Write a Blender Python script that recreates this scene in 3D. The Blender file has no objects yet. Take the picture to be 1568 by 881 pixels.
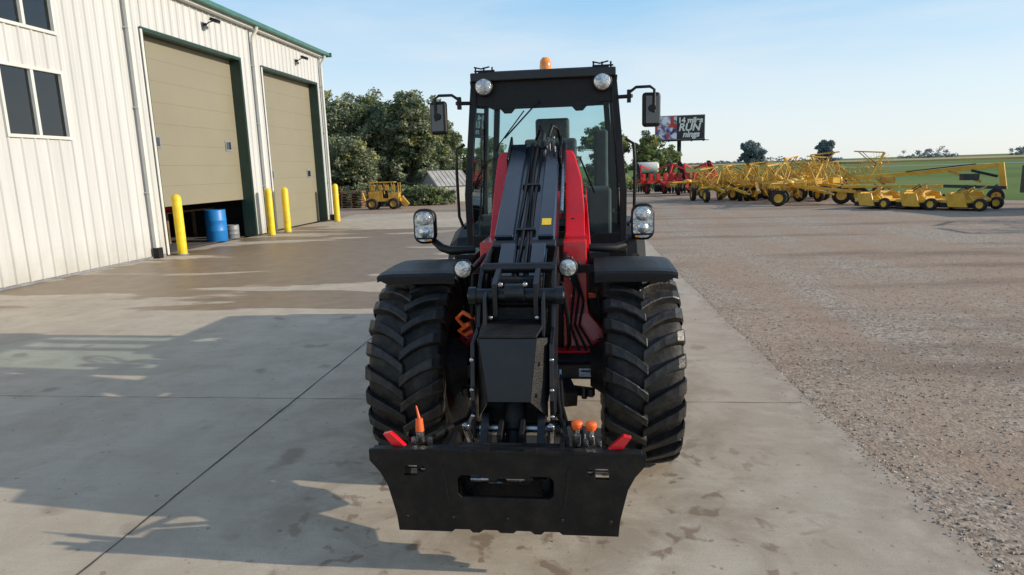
import bpy, math, random, bmesh
import numpy as np
from mathutils import Vector, Matrix
random.seed(7); np.random.seed(7)
SC=bpy.context.scene; COL=SC.collection
V=Vector
# ------------------------------------------------------------ materials
def new_mat(name):
    m=bpy.data.materials.new(name); m.use_nodes=True
    nt=m.node_tree; b=nt.nodes['Principled BSDF']
    return m,nt,b
def N(nt,t,**k):
    n=nt.nodes.new(t)
    for a,v in k.items(): setattr(n,a,v)
    return n
def noise(nt,co,scale,detail=4,rough=.55,dist=0):
    n=N(nt,'ShaderNodeTexNoise'); n.inputs['Scale'].default_value=scale; n.inputs['Detail'].default_value=detail
    n.inputs['Roughness'].default_value=rough; n.inputs['Distortion'].default_value=dist
    nt.links.new(co,n.inputs['Vector']); return n.outputs['Fac']
def ramp(nt,f,a,b,ca=(0,0,0,1),cb=(1,1,1,1)):
    r=N(nt,'ShaderNodeValToRGB'); r.color_ramp.elements[0].position=a; r.color_ramp.elements[1].position=b
    r.color_ramp.elements[0].color=ca; r.color_ramp.elements[1].color=cb
    nt.links.new(f,r.inputs[0]); return r.outputs[0]
def mixc(nt,f,a,b,mode='MIX'):
    m=N(nt,'ShaderNodeMix',data_type='RGBA',blend_type=mode)
    for i,x in ((0,f),(6,a),(7,b)):
        if hasattr(x,'is_linked'): nt.links.new(x,m.inputs[i])
        else: m.inputs[i].default_value=x if i==0 else (*x[:3],1)
    return m.outputs[2]
def math_(nt,op,a,b=0.0,c=None):
    m=N(nt,'ShaderNodeMath',operation=op)
    for i,x in enumerate([a,b]+([c] if c is not None else [])):
        if hasattr(x,'is_linked'): nt.links.new(x,m.inputs[i])
        else: m.inputs[i].default_value=x
    return m.outputs[0]
def pm(name,c1,c2=None,scale=6,rough=.5,metal=0,bump=0,bscale=60,coat=0,spec=.5,rvar=.12,dust=None):
    m,nt,b=new_mat(name)
    tc=N(nt,'ShaderNodeTexCoord').outputs['Object']
    if c2 is None: c2=tuple(x*.75 for x in c1)
    f=noise(nt,tc,scale,5)
    col=ramp(nt,f,.35,.68,(*c2,1),(*c1,1))
    if dust:
        col=mixc(nt,ramp(nt,noise(nt,tc,dust[1],7,.7),.45,.72,(0,0,0,1),(dust[2],)*3+(1,)),col,dust[0])
    nt.links.new(col,b.inputs['Base Color'])
    f2=noise(nt,tc,scale*2.7,4)
    nt.links.new(math_(nt,'MULTIPLY_ADD',f2,rvar*2,max(rough-rvar,.02)),b.inputs['Roughness'])
    b.inputs['Metallic'].default_value=metal; b.inputs['Specular IOR Level'].default_value=spec
    b.inputs['Coat Weight'].default_value=coat; b.inputs['Coat Roughness'].default_value=.12
    if bump:
        bn=N(nt,'ShaderNodeBump'); bn.inputs['Strength'].default_value=bump; bn.inputs['Distance'].default_value=.01
        nt.links.new(noise(nt,tc,bscale,4),bn.inputs['Height']); nt.links.new(bn.outputs[0],b.inputs['Normal'])
    return m
M={}
DU=(.16,.13,.10)
M['black']=pm('black_paint',(.009,.010,.013),(.006,.007,.009),5,.34,coat=.15,bump=.05,bscale=90,spec=.4,dust=(DU,15,.06))
M['plateblack']=pm('plate_black_paint',(.006,.006,.007),(.004,.004,.0045),7,.40,bump=.12,bscale=70,spec=.28,dust=(DU,9,.10))
M['boom']=pm('boom_paint_sheen',(.014,.023,.040),(.009,.015,.027),4,.20,coat=.6,bump=.03,bscale=60)  # bluish sky sheen put into the base colour of the paint
M['cover']=pm('cover_paint',(.008,.012,.019),(.005,.008,.012),4,.30,coat=.1,bump=.04,bscale=60,spec=.35)
M['cast']=pm('cast_black',(.010,.010,.012),(.005,.005,.006),40,.5,bump=.5,bscale=160,spec=.35,dust=(DU,18,.12))
M['plastic']=pm('black_plastic',(.009,.009,.010),(.006,.006,.007),20,.48,bump=.12,bscale=200,spec=.35)
M['red']=pm('red_paint',(.74,.010,.020),(.60,.008,.015),4,.28,coat=.4)
M['orange']=pm('orange_plastic',(.85,.14,.02),(.7,.1,.015),8,.4)
M['steel']=pm('zinc_steel',(.55,.55,.56),(.35,.35,.36),30,.28,metal=1)
M['rubber']=pm('tyre_rubber',(.018,.0172,.016),(.009,.0088,.0085),9,.55,bump=.25,bscale=60,spec=.3,rvar=.18,dust=(DU,12,.30))
M['lug']=pm('tyre_lug_rubber',(.024,.023,.022),(.010,.0098,.0095),12,.42,bump=.25,bscale=70,spec=.4,rvar=.2,dust=(DU,14,.20))
M['lens']=pm('lamp_lens',(.86,.87,.85),(.32,.33,.34),38,.12,metal=.7,bump=.8,bscale=45,coat=1)
M['amber']=pm('amber_lens',(.95,.33,.02),(.8,.2,.01),30,.15,coat=1)
M['greyfab']=pm('seat_fabric',(.13,.15,.16),(.08,.09,.10),30,.8)
M['liner']=pm('cab_liner',(.08,.085,.09),(.06,.065,.07),10,.7)
M['label']=pm('label_white',(.6,.65,.7),(.3,.4,.5),60,.5)
M['warn']=pm('warning_label',(.85,.60,.03),(.7,.45,.02),60,.5)
M['yellow']=pm('yellow_paint',(.80,.46,.025),(.58,.31,.02),2.2,.45,coat=.1,dust=((.35,.25,.10),6,.4))
M['bollard']=pm('bollard_yellow',(.85,.62,.01),(.75,.5,.01),5,.45,bump=.1,dust=((.3,.25,.1),7,.3))
M['oldyellow']=pm('weathered_yellow',(.60,.35,.05),(.36,.20,.03),4,.6)
M['impred']=pm('implement_red',(.6,.02,.015),(.4,.012,.01),4,.45)
M['wood']=pm('pallet_wood',(.22,.14,.085),(.10,.065,.04),6,.85,bump=.3)
M['bluebar']=pm('blue_barrel_plastic',(.01,.19,.55),(.008,.15,.42),4,.45)
M['green']=pm('green_trim',(.020,.052,.040),(.015,.040,.030),3,.45)
M['gutter']=pm('green_gutter',(.06,.17,.14),(.045,.13,.105),3,.4)
M['tan']=pm('tan_door_panel',(.245,.220,.155),(.222,.20,.142),.5,.5,bump=.08,bscale=25)
M['trim']=pm('white_trim',(.62,.62,.59),(.55,.55,.52),3,.5)
M['roof']=pm('metal_roof',(.3,.33,.33),(.22,.25,.25),2,.4,metal=.3)
M['dark']=pm('dark_interior',(.03,.03,.03),(.015,.015,.015),2,.9)
M['intfloor']=pm('shop_floor',(.13,.12,.11),(.08,.075,.07),2,.7)
M['grey']=pm('grey_metal',(.25,.26,.27),(.16,.165,.17),4,.5)
M['dgrey']=pm('dark_grey_metal',(.04,.042,.05),(.025,.027,.03),4,.5)
M['shedroof']=pm('shed_roof',(.40,.39,.37),(.28,.27,.25),1.5,.6)
M['shedwall']=pm('shed_wall',(.42,.42,.39),(.34,.34,.31),1.5,.7)
M['bark']=pm('bark',(.10,.075,.05),(.05,.038,.027),4,.9,bump=.6,bscale=20)
M['curtain']=pm('window_dark',(.015,.02,.028),(.01,.013,.02),2,.05,rvar=.02,spec=1.0)
M['roomsky']=pm('window_room_sky_tint',(.42,.50,.58),(.12,.15,.19),.9,.3)  # panel behind the panes; blue-grey sky reflection put into its colour

def wallmat():
    m,nt,b=new_mat('white_ribbed_steel')
    tc=N(nt,'ShaderNodeTexCoord').outputs['Object']
    mp=N(nt,'ShaderNodeMapping'); mp.inputs['Scale'].default_value=(1,3,.25); nt.links.new(tc,mp.inputs[0])
    f=noise(nt,mp.outputs[0],1.2,6)
    c=ramp(nt,f,.3,.7,(.47,.475,.465,1),(.56,.565,.555,1))
    sx=N(nt,'ShaderNodeSeparateXYZ'); nt.links.new(tc,sx.inputs[0])
    z=N(nt,'ShaderNodeMapRange'); z.inputs[1].default_value=0; z.inputs[2].default_value=.7; z.inputs[3].default_value=.6; z.inputs[4].default_value=0
    nt.links.new(sx.outputs['Z'],z.inputs[0])
    d=math_(nt,'MULTIPLY',z.outputs[0],noise(nt,tc,4,5))
    c=mixc(nt,d,c,(.25,.2,.13))
    nt.links.new(c,b.inputs['Base Color']); b.inputs['Roughness'].default_value=.42
    return m
M['wall']=wallmat()

def glassmat(name,tint,ior=1.5):
    m=bpy.data.materials.new(name); m.use_nodes=True; nt=m.node_tree; nt.nodes.clear()
    o=N(nt,'ShaderNodeOutputMaterial'); t=N(nt,'ShaderNodeBsdfTransparent'); g=N(nt,'ShaderNodeBsdfGlossy')
    tc=N(nt,'ShaderNodeTexCoord').outputs['Object']
    c=ramp(nt,noise(nt,tc,2,3),.3,.7,(*[x*.93 for x in tint],1),(*tint,1)); nt.links.new(c,t.inputs[0])
    g.inputs['Roughness'].default_value=.02
    lw=N(nt,'ShaderNodeFresnel'); lw.inputs[0].default_value=ior
    mx=N(nt,'ShaderNodeMixShader'); nt.links.new(lw.outputs[0],mx.inputs[0]); nt.links.new(t.outputs[0],mx.inputs[1]); nt.links.new(g.outputs[0],mx.inputs[2])
    nt.links.new(mx.outputs[0],o.inputs[0]); return m
M['glass']=glassmat('cab_glass',(.72,.86,.88),1.35)
M['winglass']=glassmat('window_glass',(.60,.66,.70),2.0)

def leafmat(name,c1,c2):
    m,nt,b=new_mat(name)
    tc=N(nt,'ShaderNodeTexCoord').outputs['Object']
    f=noise(nt,tc,.9,4)
    c=ramp(nt,f,.32,.68,(*c2,1),(*c1,1))
    nt.links.new(c,b.inputs['Base Color']); b.inputs['Roughness'].default_value=.5
    b.inputs['Specular IOR Level'].default_value=.35
    tr=N(nt,'ShaderNodeBsdfTranslucent'); nt.links.new(c,tr.inputs[0])
    mx=N(nt,'ShaderNodeMixShader'); mx.inputs[0].default_value=.3
    nt.links.new(b.outputs[0],mx.inputs[1]); nt.links.new(tr.outputs[0],mx.inputs[2])
    nt.links.new(mx.outputs[0],nt.nodes['Material Output'].inputs[0]); return m
M['leaf']=leafmat('leaves_greygreen',(.31,.34,.22),(.19,.23,.13))
M['leaf2']=leafmat('leaves_green',(.27,.33,.12),(.15,.20,.07))
M['leafy']=leafmat('leaves_yellowgreen',(.40,.41,.17),(.26,.28,.10))
M['leafd']=leafmat('leaves_dark',(.18,.22,.12),(.10,.13,.065))
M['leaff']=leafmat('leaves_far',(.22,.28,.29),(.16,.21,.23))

# ------------------------------------------------------------ mesh builder
class MB:
    def __init__(s): s.v=[];s.f=[];s.m=[];s.sm=[];s.mats=[]
    def mi(s,mat):
        if mat not in s.mats: s.mats.append(mat)
        return s.mats.index(mat)
    def add(s,vs,fs,mat,smooth=False):
        o=len(s.v); s.v+= [tuple(v) for v in vs]; k=s.mi(mat)
        for f in fs: s.f.append([i+o for i in f]); s.m.append(k); s.sm.append(smooth)
    def box(s,c,d,mat,rot=None,taper=1):
        vs=[]
        for z in(-1,1):
            t=taper if z>0 else 1
            for x,y in((-1,-1),(1,-1),(1,1),(-1,1)): vs.append(V((x*d[0]/2*t,y*d[1]/2*t,z*d[2]/2)))
        if rot is not None:
            R=rot if isinstance(rot,Matrix) else Matrix.Rotation(rot[2],3,'Z')@Matrix.Rotation(rot[1],3,'Y')@Matrix.Rotation(rot[0],3,'X')
            vs=[R@v for v in vs]
        c=V(c); s.add([v+c for v in vs],[(3,2,1,0),(4,5,6,7),(0,1,5,4),(1,2,6,5),(2,3,7,6),(3,0,4,7)],mat)
    def b2(s,a,b,mat):
        s.box([(a[i]+b[i])/2 for i in range(3)],[abs(b[i]-a[i]) for i in range(3)],mat)
    def beam(s,p,q,w,h,mat,up=(0,0,1)):
        p=V(p);q=V(q);d=(q-p).normalized();u=V(up)
        r=d.cross(u)
        if r.length<1e-4: r=d.cross(V((0,1,0)))
        r.normalize();u=r.cross(d)
        vs=[]
        for e in(p,q):
            for a,b in((-1,-1),(1,-1),(1,1),(-1,1)): vs.append(e+r*a*w/2+u*b*h/2)
        s.add(vs,[(0,1,2,3),(7,6,5,4),(1,0,4,5),(2,1,5,6),(3,2,6,7),(0,3,7,4)],mat)
    def tube(s,pts,r,mat,n=8,caps=True):
        pts=[V(p) for p in pts]; rs=r if isinstance(r,(list,tuple)) else [r]*len(pts)
        vs=[];u=None
        for i,p in enumerate(pts):
            a=pts[max(i-1,0)];b=pts[min(i+1,len(pts)-1)];d=(b-a).normalized()
            if u is None: u=d.orthogonal().normalized()
            else:
                u=(u-d*u.dot(d)); u=u.normalized() if u.length>1e-5 else d.orthogonal().normalized()
            w=d.cross(u)
            for k in range(n):
                t=2*math.pi*k/n; vs.append(p+(u*math.cos(t)+w*math.sin(t))*rs[i])
        fs=[]
        for i in range(len(pts)-1):
            for k in range(n):
                k2=(k+1)%n; fs.append((i*n+k,i*n+k2,(i+1)*n+k2,(i+1)*n+k))
        s.add(vs,fs,mat,True)
        if caps:
            L=(len(pts)-1)*n
            s.add(vs[:n],[tuple(range(n))[::-1]],mat); s.add(vs[L:],[tuple(range(n))],mat)
    def cyl(s,p,q,r,mat,r2=None,n=16): s.tube([p,q],[r,r if r2 is None else r2],mat,n)
    def lathe(s,c,axis,prof,mat,n=32,smooth=True):
        d=V(axis).normalized();u=d.orthogonal().normalized();w=d.cross(u);c=V(c)
        vs=[]
        for h,r in prof:
            for k in range(n):
                t=2*math.pi*k/n; vs.append(c+d*h+(u*math.cos(t)+w*math.sin(t))*r)
        fs=[]
        for i in range(len(prof)-1):
            for k in range(n):
                k2=(k+1)%n; fs.append((i*n+k,i*n+k2,(i+1)*n+k2,(i+1)*n+k))
        s.add(vs,fs,mat,smooth)
    def prism(s,pts,ext,mat):
        pts=[V(p) for p in pts];e=V(ext);n=len(pts)
        vs=pts+[p+e for p in pts]
        s.add(vs,[tuple(range(n)),tuple(range(2*n-1,n-1,-1))]+[((i+1)%n,i,i+n,(i+1)%n+n) for i in range(n)],mat)
    def strip(s,st,dep,mat):
        vs=[]
        for xl,xr,y,z in st: vs+=[(xl,y,z),(xr,y,z),(xr,y+dep,z),(xl,y+dep,z)]
        fs=[];n=len(st)
        for i in range(n-1):
            a=i*4;b=a+4
            for k in range(4): fs.append((a+k,a+(k+1)%4,b+(k+1)%4,b+k))
        fs.append((3,2,1,0));fs.append((n*4-4,n*4-3,n*4-2,n*4-1)); s.add(vs,fs,mat)
    def ob(s,name,parent=None,bevel=0,seg=2,loc=None,rotz=0):
        me=bpy.data.meshes.new(name); me.from_pydata(s.v,[],s.f)
        for m in s.mats: me.materials.append(M[m])
        me.polygons.foreach_set('material_index',s.m); me.polygons.foreach_set('use_smooth',s.sm); me.update()
        bm=bmesh.new();bm.from_mesh(me);bmesh.ops.recalc_face_normals(bm,faces=bm.faces);bm.to_mesh(me);bm.free()
        o=bpy.data.objects.new(name,me); COL.objects.link(o)
        if parent: o.parent=parent
        if loc: o.location=loc
        o.rotation_euler[2]=rotz
        if bevel:
            b=o.modifiers.new('bevel','BEVEL');b.width=bevel;b.segments=seg;b.limit_method='ANGLE';b.angle_limit=math.radians(35)
        return o
def empty(name,loc=(0,0,0),rotz=0):
    e=bpy.data.objects.new(name,None);COL.objects.link(e);e.location=loc;e.rotation_euler[2]=rotz;e.empty_display_size=.2;return e
def plate2d(name,outer,holes,mat,thick,mtx,parent,bev=.003):
    c=bpy.data.curves.new(name,'CURVE');c.dimensions='2D';c.fill_mode='BOTH';c.extrude=thick/2;c.bevel_depth=bev;c.bevel_resolution=1
    for P in [outer]+holes:
        sp=c.splines.new('POLY');sp.points.add(len(P)-1)
        for i,p in enumerate(P): sp.points[i].co=(p[0],p[1],0,1)
        sp.use_cyclic_u=True
    o=bpy.data.objects.new(name,c);COL.objects.link(o)
    dg=bpy.context.evaluated_depsgraph_get();me=bpy.data.meshes.new_from_object(o.evaluated_get(dg))
    bpy.data.objects.remove(o)
    me.materials.clear();me.materials.append(M[mat])
    for p in me.polygons:p.use_smooth=False
    o=bpy.data.objects.new(name,me);COL.objects.link(o);o.parent=parent;o.matrix_local=mtx;return o
def circ(cx,cy,r,n=16): return [(cx+r*math.cos(2*math.pi*i/n),cy+r*math.sin(2*math.pi*i/n)) for i in range(n)]
XZ=lambda y,dz=0:Matrix(((1,0,0,0),(0,0,-1,y),(0,1,0,dz),(0,0,0,1)))

# ------------------------------------------------------------ camera
cam=bpy.data.cameras.new('camera');cam.sensor_width=36;cam.lens=22.96;cam.clip_end=6000;cam.clip_start=.05
co=bpy.data.objects.new('camera',cam);COL.objects.link(co);SC.camera=co
p_,th,a_=math.radians(10.3),math.radians(1.8),math.radians(6.6)
def ray(du,dv,f=1000.):
    x=du*math.cos(th)-dv*math.sin(th);y=du*math.sin(th)+dv*math.cos(th)
    F=f*math.cos(p_)-y*math.sin(p_);D=f*math.sin(p_)+y*math.cos(p_)
    return V((x*math.cos(a_)-F*math.sin(a_), x*math.sin(a_)+F*math.cos(a_), -D))
c0=ray(0,0);cx=(ray(1,0)-c0).normalized();cy=-(ray(0,1)-c0).normalized();cz=-c0.normalized()
co.matrix_world=Matrix(((cx.x,cy.x,cz.x,0),(cx.y,cy.y,cz.y,0),(cx.z,cy.z,cz.z,1.9),(0,0,0,1)))

# ------------------------------------------------------------ light, sky
SUN_EL=math.radians(20);sd=V((1,-.05,0)).normalized()
sdir=V((sd.x*math.cos(SUN_EL),sd.y*math.cos(SUN_EL),math.sin(SUN_EL)))
L=bpy.data.lights.new('sun','SUN');L.energy=4.9;L.angle=math.radians(.5);L.color=(1,.88,.71)
lo=bpy.data.objects.new('sun',L);COL.objects.link(lo);lo.rotation_euler=sdir.to_track_quat('Z','Y').to_euler()
w=bpy.data.worlds.new('World');SC.world=w;w.use_nodes=True;nt=w.node_tree;bg=nt.nodes['Background']
sky=N(nt,'ShaderNodeTexSky');sky.sky_type='NISHITA';sky.sun_disc=False;sky.sun_elevation=SUN_EL
sky.sun_rotation=math.atan2(sd.x,sd.y);sky.air_density=1.0;sky.dust_density=.6;sky.ozone_density=1.5;sky.altitude=300
tc=N(nt,'ShaderNodeTexCoord').outputs['Generated']
sx=N(nt,'ShaderNodeSeparateXYZ');nt.links.new(tc,sx.inputs[0])
gr=N(nt,'ShaderNodeValToRGB');nt.links.new(sx.outputs['Z'],gr.inputs[0]);E_=gr.color_ramp.elements
E_[0].position=0;E_[0].color=(.72,.77,.79,1);E_[1].position=1;E_[1].color=(.09,.19,.36,1)
for p,c in((.09,(.60,.74,.84,1)),(.23,(.31,.57,.82,1)),(.5,(.17,.36,.64,1))):
    e=E_.new(p);e.color=c
hz=mixc(nt,1.0,gr.outputs[0],(8.8,8.8,8.8),'MULTIPLY')
base=mixc(nt,.70,sky.outputs[0],hz)
mp=N(nt,'ShaderNodeMapping');mp.inputs['Scale'].default_value=(1,1,6);mp.inputs['Rotation'].default_value=(.15,.1,.4);nt.links.new(tc,mp.inputs[0])
cl=noise(nt,mp.outputs[0],1.6,7,.55,.4)
cf=ramp(nt,cl,.40,.78,(0,0,0,1),(.65,.65,.65,1))
colr=mixc(nt,cf,base,(5.9,6.2,6.4))
nt.links.new(colr,bg.inputs[0]);bg.inputs[1].default_value=.145
SC.view_settings.view_transform='Standard';SC.view_settings.look='None';SC.view_settings.exposure=0

# ------------------------------------------------------------ ground
def sheet(name,pts,z,mat):
    me=bpy.data.meshes.new(name);me.from_pydata([(x,y,z) for x,y in pts],[],[list(range(len(pts)))]);me.materials.append(mat)
    o=bpy.data.objects.new(name,me);COL.objects.link(o);return o
def grassmat():
    m,nt,b=new_mat('grass_field');tc=N(nt,'ShaderNodeTexCoord').outputs['Object']
    f=noise(nt,tc,.06,6);c=ramp(nt,f,.35,.65,(.11,.175,.04,1),(.16,.235,.055,1))
    f2=noise(nt,tc,2.5,8,.7);c=mixc(nt,math_(nt,'MULTIPLY',f2,.5),c,(.08,.105,.035))
    f3=noise(nt,tc,.02,4);c=mixc(nt,ramp(nt,f3,.50,.70,(0,0,0,1),(.65,.65,.65,1)),c,(.26,.27,.12))
    nt.links.new(c,b.inputs[0]);b.inputs['Roughness'].default_value=.9;b.inputs['Specular IOR Level'].default_value=.1
    bn=N(nt,'ShaderNodeBump');bn.inputs['Strength'].default_value=.6;bn.inputs['Distance'].default_value=.08
    nt.links.new(noise(nt,tc,9,6,.7),bn.inputs['Height']);nt.links.new(bn.outputs[0],b.inputs['Normal']);return m
def gravelmat():
    m,nt,b=new_mat('gravel_lot');tc=N(nt,'ShaderNodeTexCoord').outputs['Object']
    vo=N(nt,'ShaderNodeTexVoronoi');vo.inputs['Scale'].default_value=38;nt.links.new(tc,vo.inputs[0])
    sp=N(nt,'ShaderNodeSeparateColor');nt.links.new(vo.outputs['Color'],sp.inputs[0])
    stone=ramp(nt,sp.outputs[0],0,1,(.20,.16,.12,1),(.58,.49,.39,1))
    fine=noise(nt,tc,90,4,.7);stone=mixc(nt,math_(nt,'MULTIPLY',fine,.4),stone,(.16,.115,.085))
    big=noise(nt,tc,.22,6,.6,.6)
    mp=N(nt,'ShaderNodeMapping');mp.inputs['Scale'].default_value=(1.0,.12,1);mp.inputs['Rotation'].default_value=(0,0,.20);nt.links.new(tc,mp.inputs[0])
    tr=noise(nt,mp.outputs[0],.9,6,.6)
    dirt=ramp(nt,math_(nt,'ADD',math_(nt,'MULTIPLY',big,.5),math_(nt,'MULTIPLY',tr,.5)),.42,.55)
    dcol=ramp(nt,noise(nt,tc,14,7,.7),.3,.7,(.26,.175,.12,1),(.43,.31,.225,1))
    c=mixc(nt,math_(nt,'MULTIPLY',dirt,.82),stone,dcol)
    mp3=N(nt,'ShaderNodeMapping');mp3.inputs['Scale'].default_value=(.22,1.0,1);mp3.inputs['Rotation'].default_value=(0,0,-.25);nt.links.new(tc,mp3.inputs[0])
    darkband=ramp(nt,noise(nt,mp3.outputs[0],.55,6,.6),.52,.63);c=mixc(nt,math_(nt,'MULTIPLY',darkband,.55),c,(.15,.10,.07))  # darker brown bands drawn out roughly along X
    nt.links.new(c,b.inputs[0]);b.inputs['Roughness'].default_value=.85;b.inputs['Specular IOR Level'].default_value=.2
    h=math_(nt,'SUBTRACT',1.0,vo.outputs['Distance'])
    h=math_(nt,'ADD',h,math_(nt,'MULTIPLY',fine,.6))
    bn=N(nt,'ShaderNodeBump');bn.inputs['Strength'].default_value=.4;bn.inputs['Distance'].default_value=.010
    nt.links.new(h,bn.inputs['Height']);nt.links.new(bn.outputs[0],b.inputs['Normal']);return m
def concmat():
    m,nt,b=new_mat('concrete_apron');tc=N(nt,'ShaderNodeTexCoord').outputs['Object']
    sx=N(nt,'ShaderNodeSeparateXYZ');nt.links.new(tc,sx.inputs[0])
    f=noise(nt,tc,.45,8,.62,.3);c=ramp(nt,f,.3,.7,(.42,.355,.275,1),(.58,.51,.41,1))
    fm=noise(nt,tc,2.6,7,.65,.5);c=mixc(nt,ramp(nt,fm,.42,.72,(0,0,0,1),(.6,.6,.6,1)),c,(.33,.27,.20))
    mp=N(nt,'ShaderNodeMapping');mp.inputs['Scale'].default_value=(.25,3.0,1);nt.links.new(tc,mp.inputs[0])
    br=noise(nt,mp.outputs[0],9,5,.65);c=mixc(nt,ramp(nt,br,.45,.75,(0,0,0,1),(.3,.3,.3,1)),c,(.34,.29,.235))
    g=noise(nt,tc,110,3,.7);c=mixc(nt,ramp(nt,g,.50,.75,(0,0,0,1),(.6,.6,.6,1)),c,(.23,.19,.15))
    def rng(o,a,b_,c_,d):
        u=N(nt,'ShaderNodeMapRange',interpolation_type='SMOOTHSTEP');u.inputs[1].default_value=a;u.inputs[2].default_value=b_;nt.links.new(o,u.inputs[0])
        v=N(nt,'ShaderNodeMapRange',interpolation_type='SMOOTHSTEP');v.inputs[1].default_value=c_;v.inputs[2].default_value=d;v.inputs[3].default_value=1;v.inputs[4].default_value=0;nt.links.new(o,v.inputs[0])
        return math_(nt,'MULTIPLY',u.outputs[0],v.outputs[0])
    wetm=math_(nt,'MULTIPLY',rng(sx.outputs['X'],-12,-9.8,-4.2,-1.0),rng(sx.outputs['Y'],8.3,9.2,20,25))
    mp2=N(nt,'ShaderNodeMapping');mp2.inputs['Scale'].default_value=(.24,.9,1);mp2.inputs['Rotation'].default_value=(0,0,.12);mp2.inputs['Location'].default_value=(1.3,.4,0);nt.links.new(tc,mp2.inputs[0])
    wn=noise(nt,mp2.outputs[0],.8,6,.5,.5)
    wt=ramp(nt,math_(nt,'ADD',wn,math_(nt,'MULTIPLY',wetm,.25)),.665,.685)
    wt=math_(nt,'MULTIPLY',wt,math_(nt,'MINIMUM',math_(nt,'MULTIPLY',wetm,4),1.0))
    c=mixc(nt,math_(nt,'MULTIPLY',wt,.88),c,mixc(nt,noise(nt,tc,3,6),(.11,.072,.040),(.30,.21,.13)))
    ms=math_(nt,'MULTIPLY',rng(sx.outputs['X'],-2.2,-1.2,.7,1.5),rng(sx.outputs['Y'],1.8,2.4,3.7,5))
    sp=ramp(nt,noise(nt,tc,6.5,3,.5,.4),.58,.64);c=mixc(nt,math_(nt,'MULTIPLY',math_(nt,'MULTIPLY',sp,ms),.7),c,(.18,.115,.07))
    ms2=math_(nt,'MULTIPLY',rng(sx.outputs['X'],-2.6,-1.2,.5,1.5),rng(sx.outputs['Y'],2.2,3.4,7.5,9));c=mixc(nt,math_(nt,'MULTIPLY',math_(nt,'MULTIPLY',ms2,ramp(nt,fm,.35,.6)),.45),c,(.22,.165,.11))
    sp2=ramp(nt,noise(nt,tc,2.1,3,.4),.66,.72);c=mixc(nt,math_(nt,'MULTIPLY',sp2,.45),c,(.19,.14,.10))
    sp3=ramp(nt,noise(nt,tc,17,2,.4),.71,.74);c=mixc(nt,math_(nt,'MULTIPLY',sp3,.5),c,(.15,.11,.08))
    e=N(nt,'ShaderNodeMapRange');e.inputs[1].default_value=1.2;e.inputs[2].default_value=1.85;e.inputs[4].default_value=.85;nt.links.new(sx.outputs['X'],e.inputs[0])
    c=mixc(nt,math_(nt,'MULTIPLY',e.outputs[0],ramp(nt,noise(nt,tc,5,6,.7),.38,.6)),c,(.30,.235,.18))
    nt.links.new(c,b.inputs[0]);b.inputs['Specular IOR Level'].default_value=.3
    nt.links.new(math_(nt,'MULTIPLY_ADD',wt,-.36,.80),b.inputs['Roughness'])
    bn=N(nt,'ShaderNodeBump');bn.inputs['Strength'].default_value=.35;bn.inputs['Distance'].default_value=.004
    nt.links.new(math_(nt,'ADD',g,math_(nt,'MULTIPLY',br,1.5)),bn.inputs['Height']);nt.links.new(bn.outputs[0],b.inputs['Normal']);return m
sheet('ground',[(-3000,-200),(3000,-200),(3000,4000),(-3000,4000)],-.06,grassmat())
gm=gravelmat()
sheet('gravel_lot',[(-60,-25),(60,-25),(45,14),(24,22),(19,28),(14,33),(11,40),(9,46),(6,54),(-30,60),(-60,50)],-.03,gm)
cm=concmat()
ep=[(2.18,-8),(1.87,2.93),(1.80,4.51),(1.75,5.9),(1.62,10.9),(1.55,16),(1.4,30)]
def ex(y):
    for (x0,y0),(x1,y1) in zip(ep,ep[1:]):
        if y0<=y<=y1: return x0+(x1-x0)*(y-y0)/(y1-y0)
    return 1.6
edge=[]
y=0
while y<24:
    edge.append((ex(y)+random.uniform(-.008,.008)+.01*math.sin(y*2.1),y));y+=.06 if y<10 else .2
sheet('concrete_apron',[(-10.75,-8),(2.18,-8)]+edge+[(1.4,30),(-10.75,30)],0,cm)
M['joint']=pm('joint_sealant',(.08,.065,.05),(.035,.028,.022),20,.8)
jb=MB()
def jl(a,b,w):
    a=V((*a,.003));b=V((*b,.003));n=max(2,int((b-a).length/.12));d=(b-a).normalized();r=V((d.y,-d.x,0))
    vs=[];fs=[]
    for i in range(n+1):
        p=a.lerp(b,i/n)+r*random.uniform(-.003,.003);ww=w*random.uniform(.5,1.4);vs+=[p-r*ww/2,p+r*ww/2]
        if i<n: k=2*i;fs.append((k,k+1,k+3,k+2))
    jb.add(vs,fs,'joint')
jl((-2.5,-4),(-2.52,30),.012)
for y in(.65,5.15,9.65,14.15,18.65,23.15): jl((-10.6,y),(1.60 if y>9 else 1.73,y),.0055)
jb.ob('concrete_joints')
def stones(name,n,fx,mat_list,smin,smax):
    mb=MB();base=[V(p).normalized() for p in((1,0,0),(-1,0,0),(0,1,0),(0,-1,0),(0,0,1),(0,0,-1))]
    F=[(0,2,4),(2,1,4),(1,3,4),(3,0,4),(2,0,5),(1,2,5),(3,1,5),(0,3,5)]
    for i in range(n):
        x,y,z=fx();s_=random.uniform(smin,smax);t=random.uniform(0,6.28);R=Matrix.Rotation(t,3,'Z')@Matrix.Rotation(random.uniform(-.4,.4),3,'X')
        sc=V((random.uniform(.7,1.3),random.uniform(.7,1.2),random.uniform(.4,.8)))
        mb.add([R@V((p.x*sc.x*random.uniform(.8,1.15),p.y*sc.y*random.uniform(.8,1.15),p.z*sc.z))*s_+V((x,y,z+s_*.25)) for p in base],F,random.choice(mat_list))
    return mb.ob(name)
M['st1']=pm('stone_light',(.58,.51,.43),(.42,.36,.30),20,.85);M['st2']=pm('stone_grey',(.34,.29,.25),(.24,.20,.17),20,.85);M['st3']=pm('stone_brown',(.42,.31,.23),(.29,.21,.155),20,.85)
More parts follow.
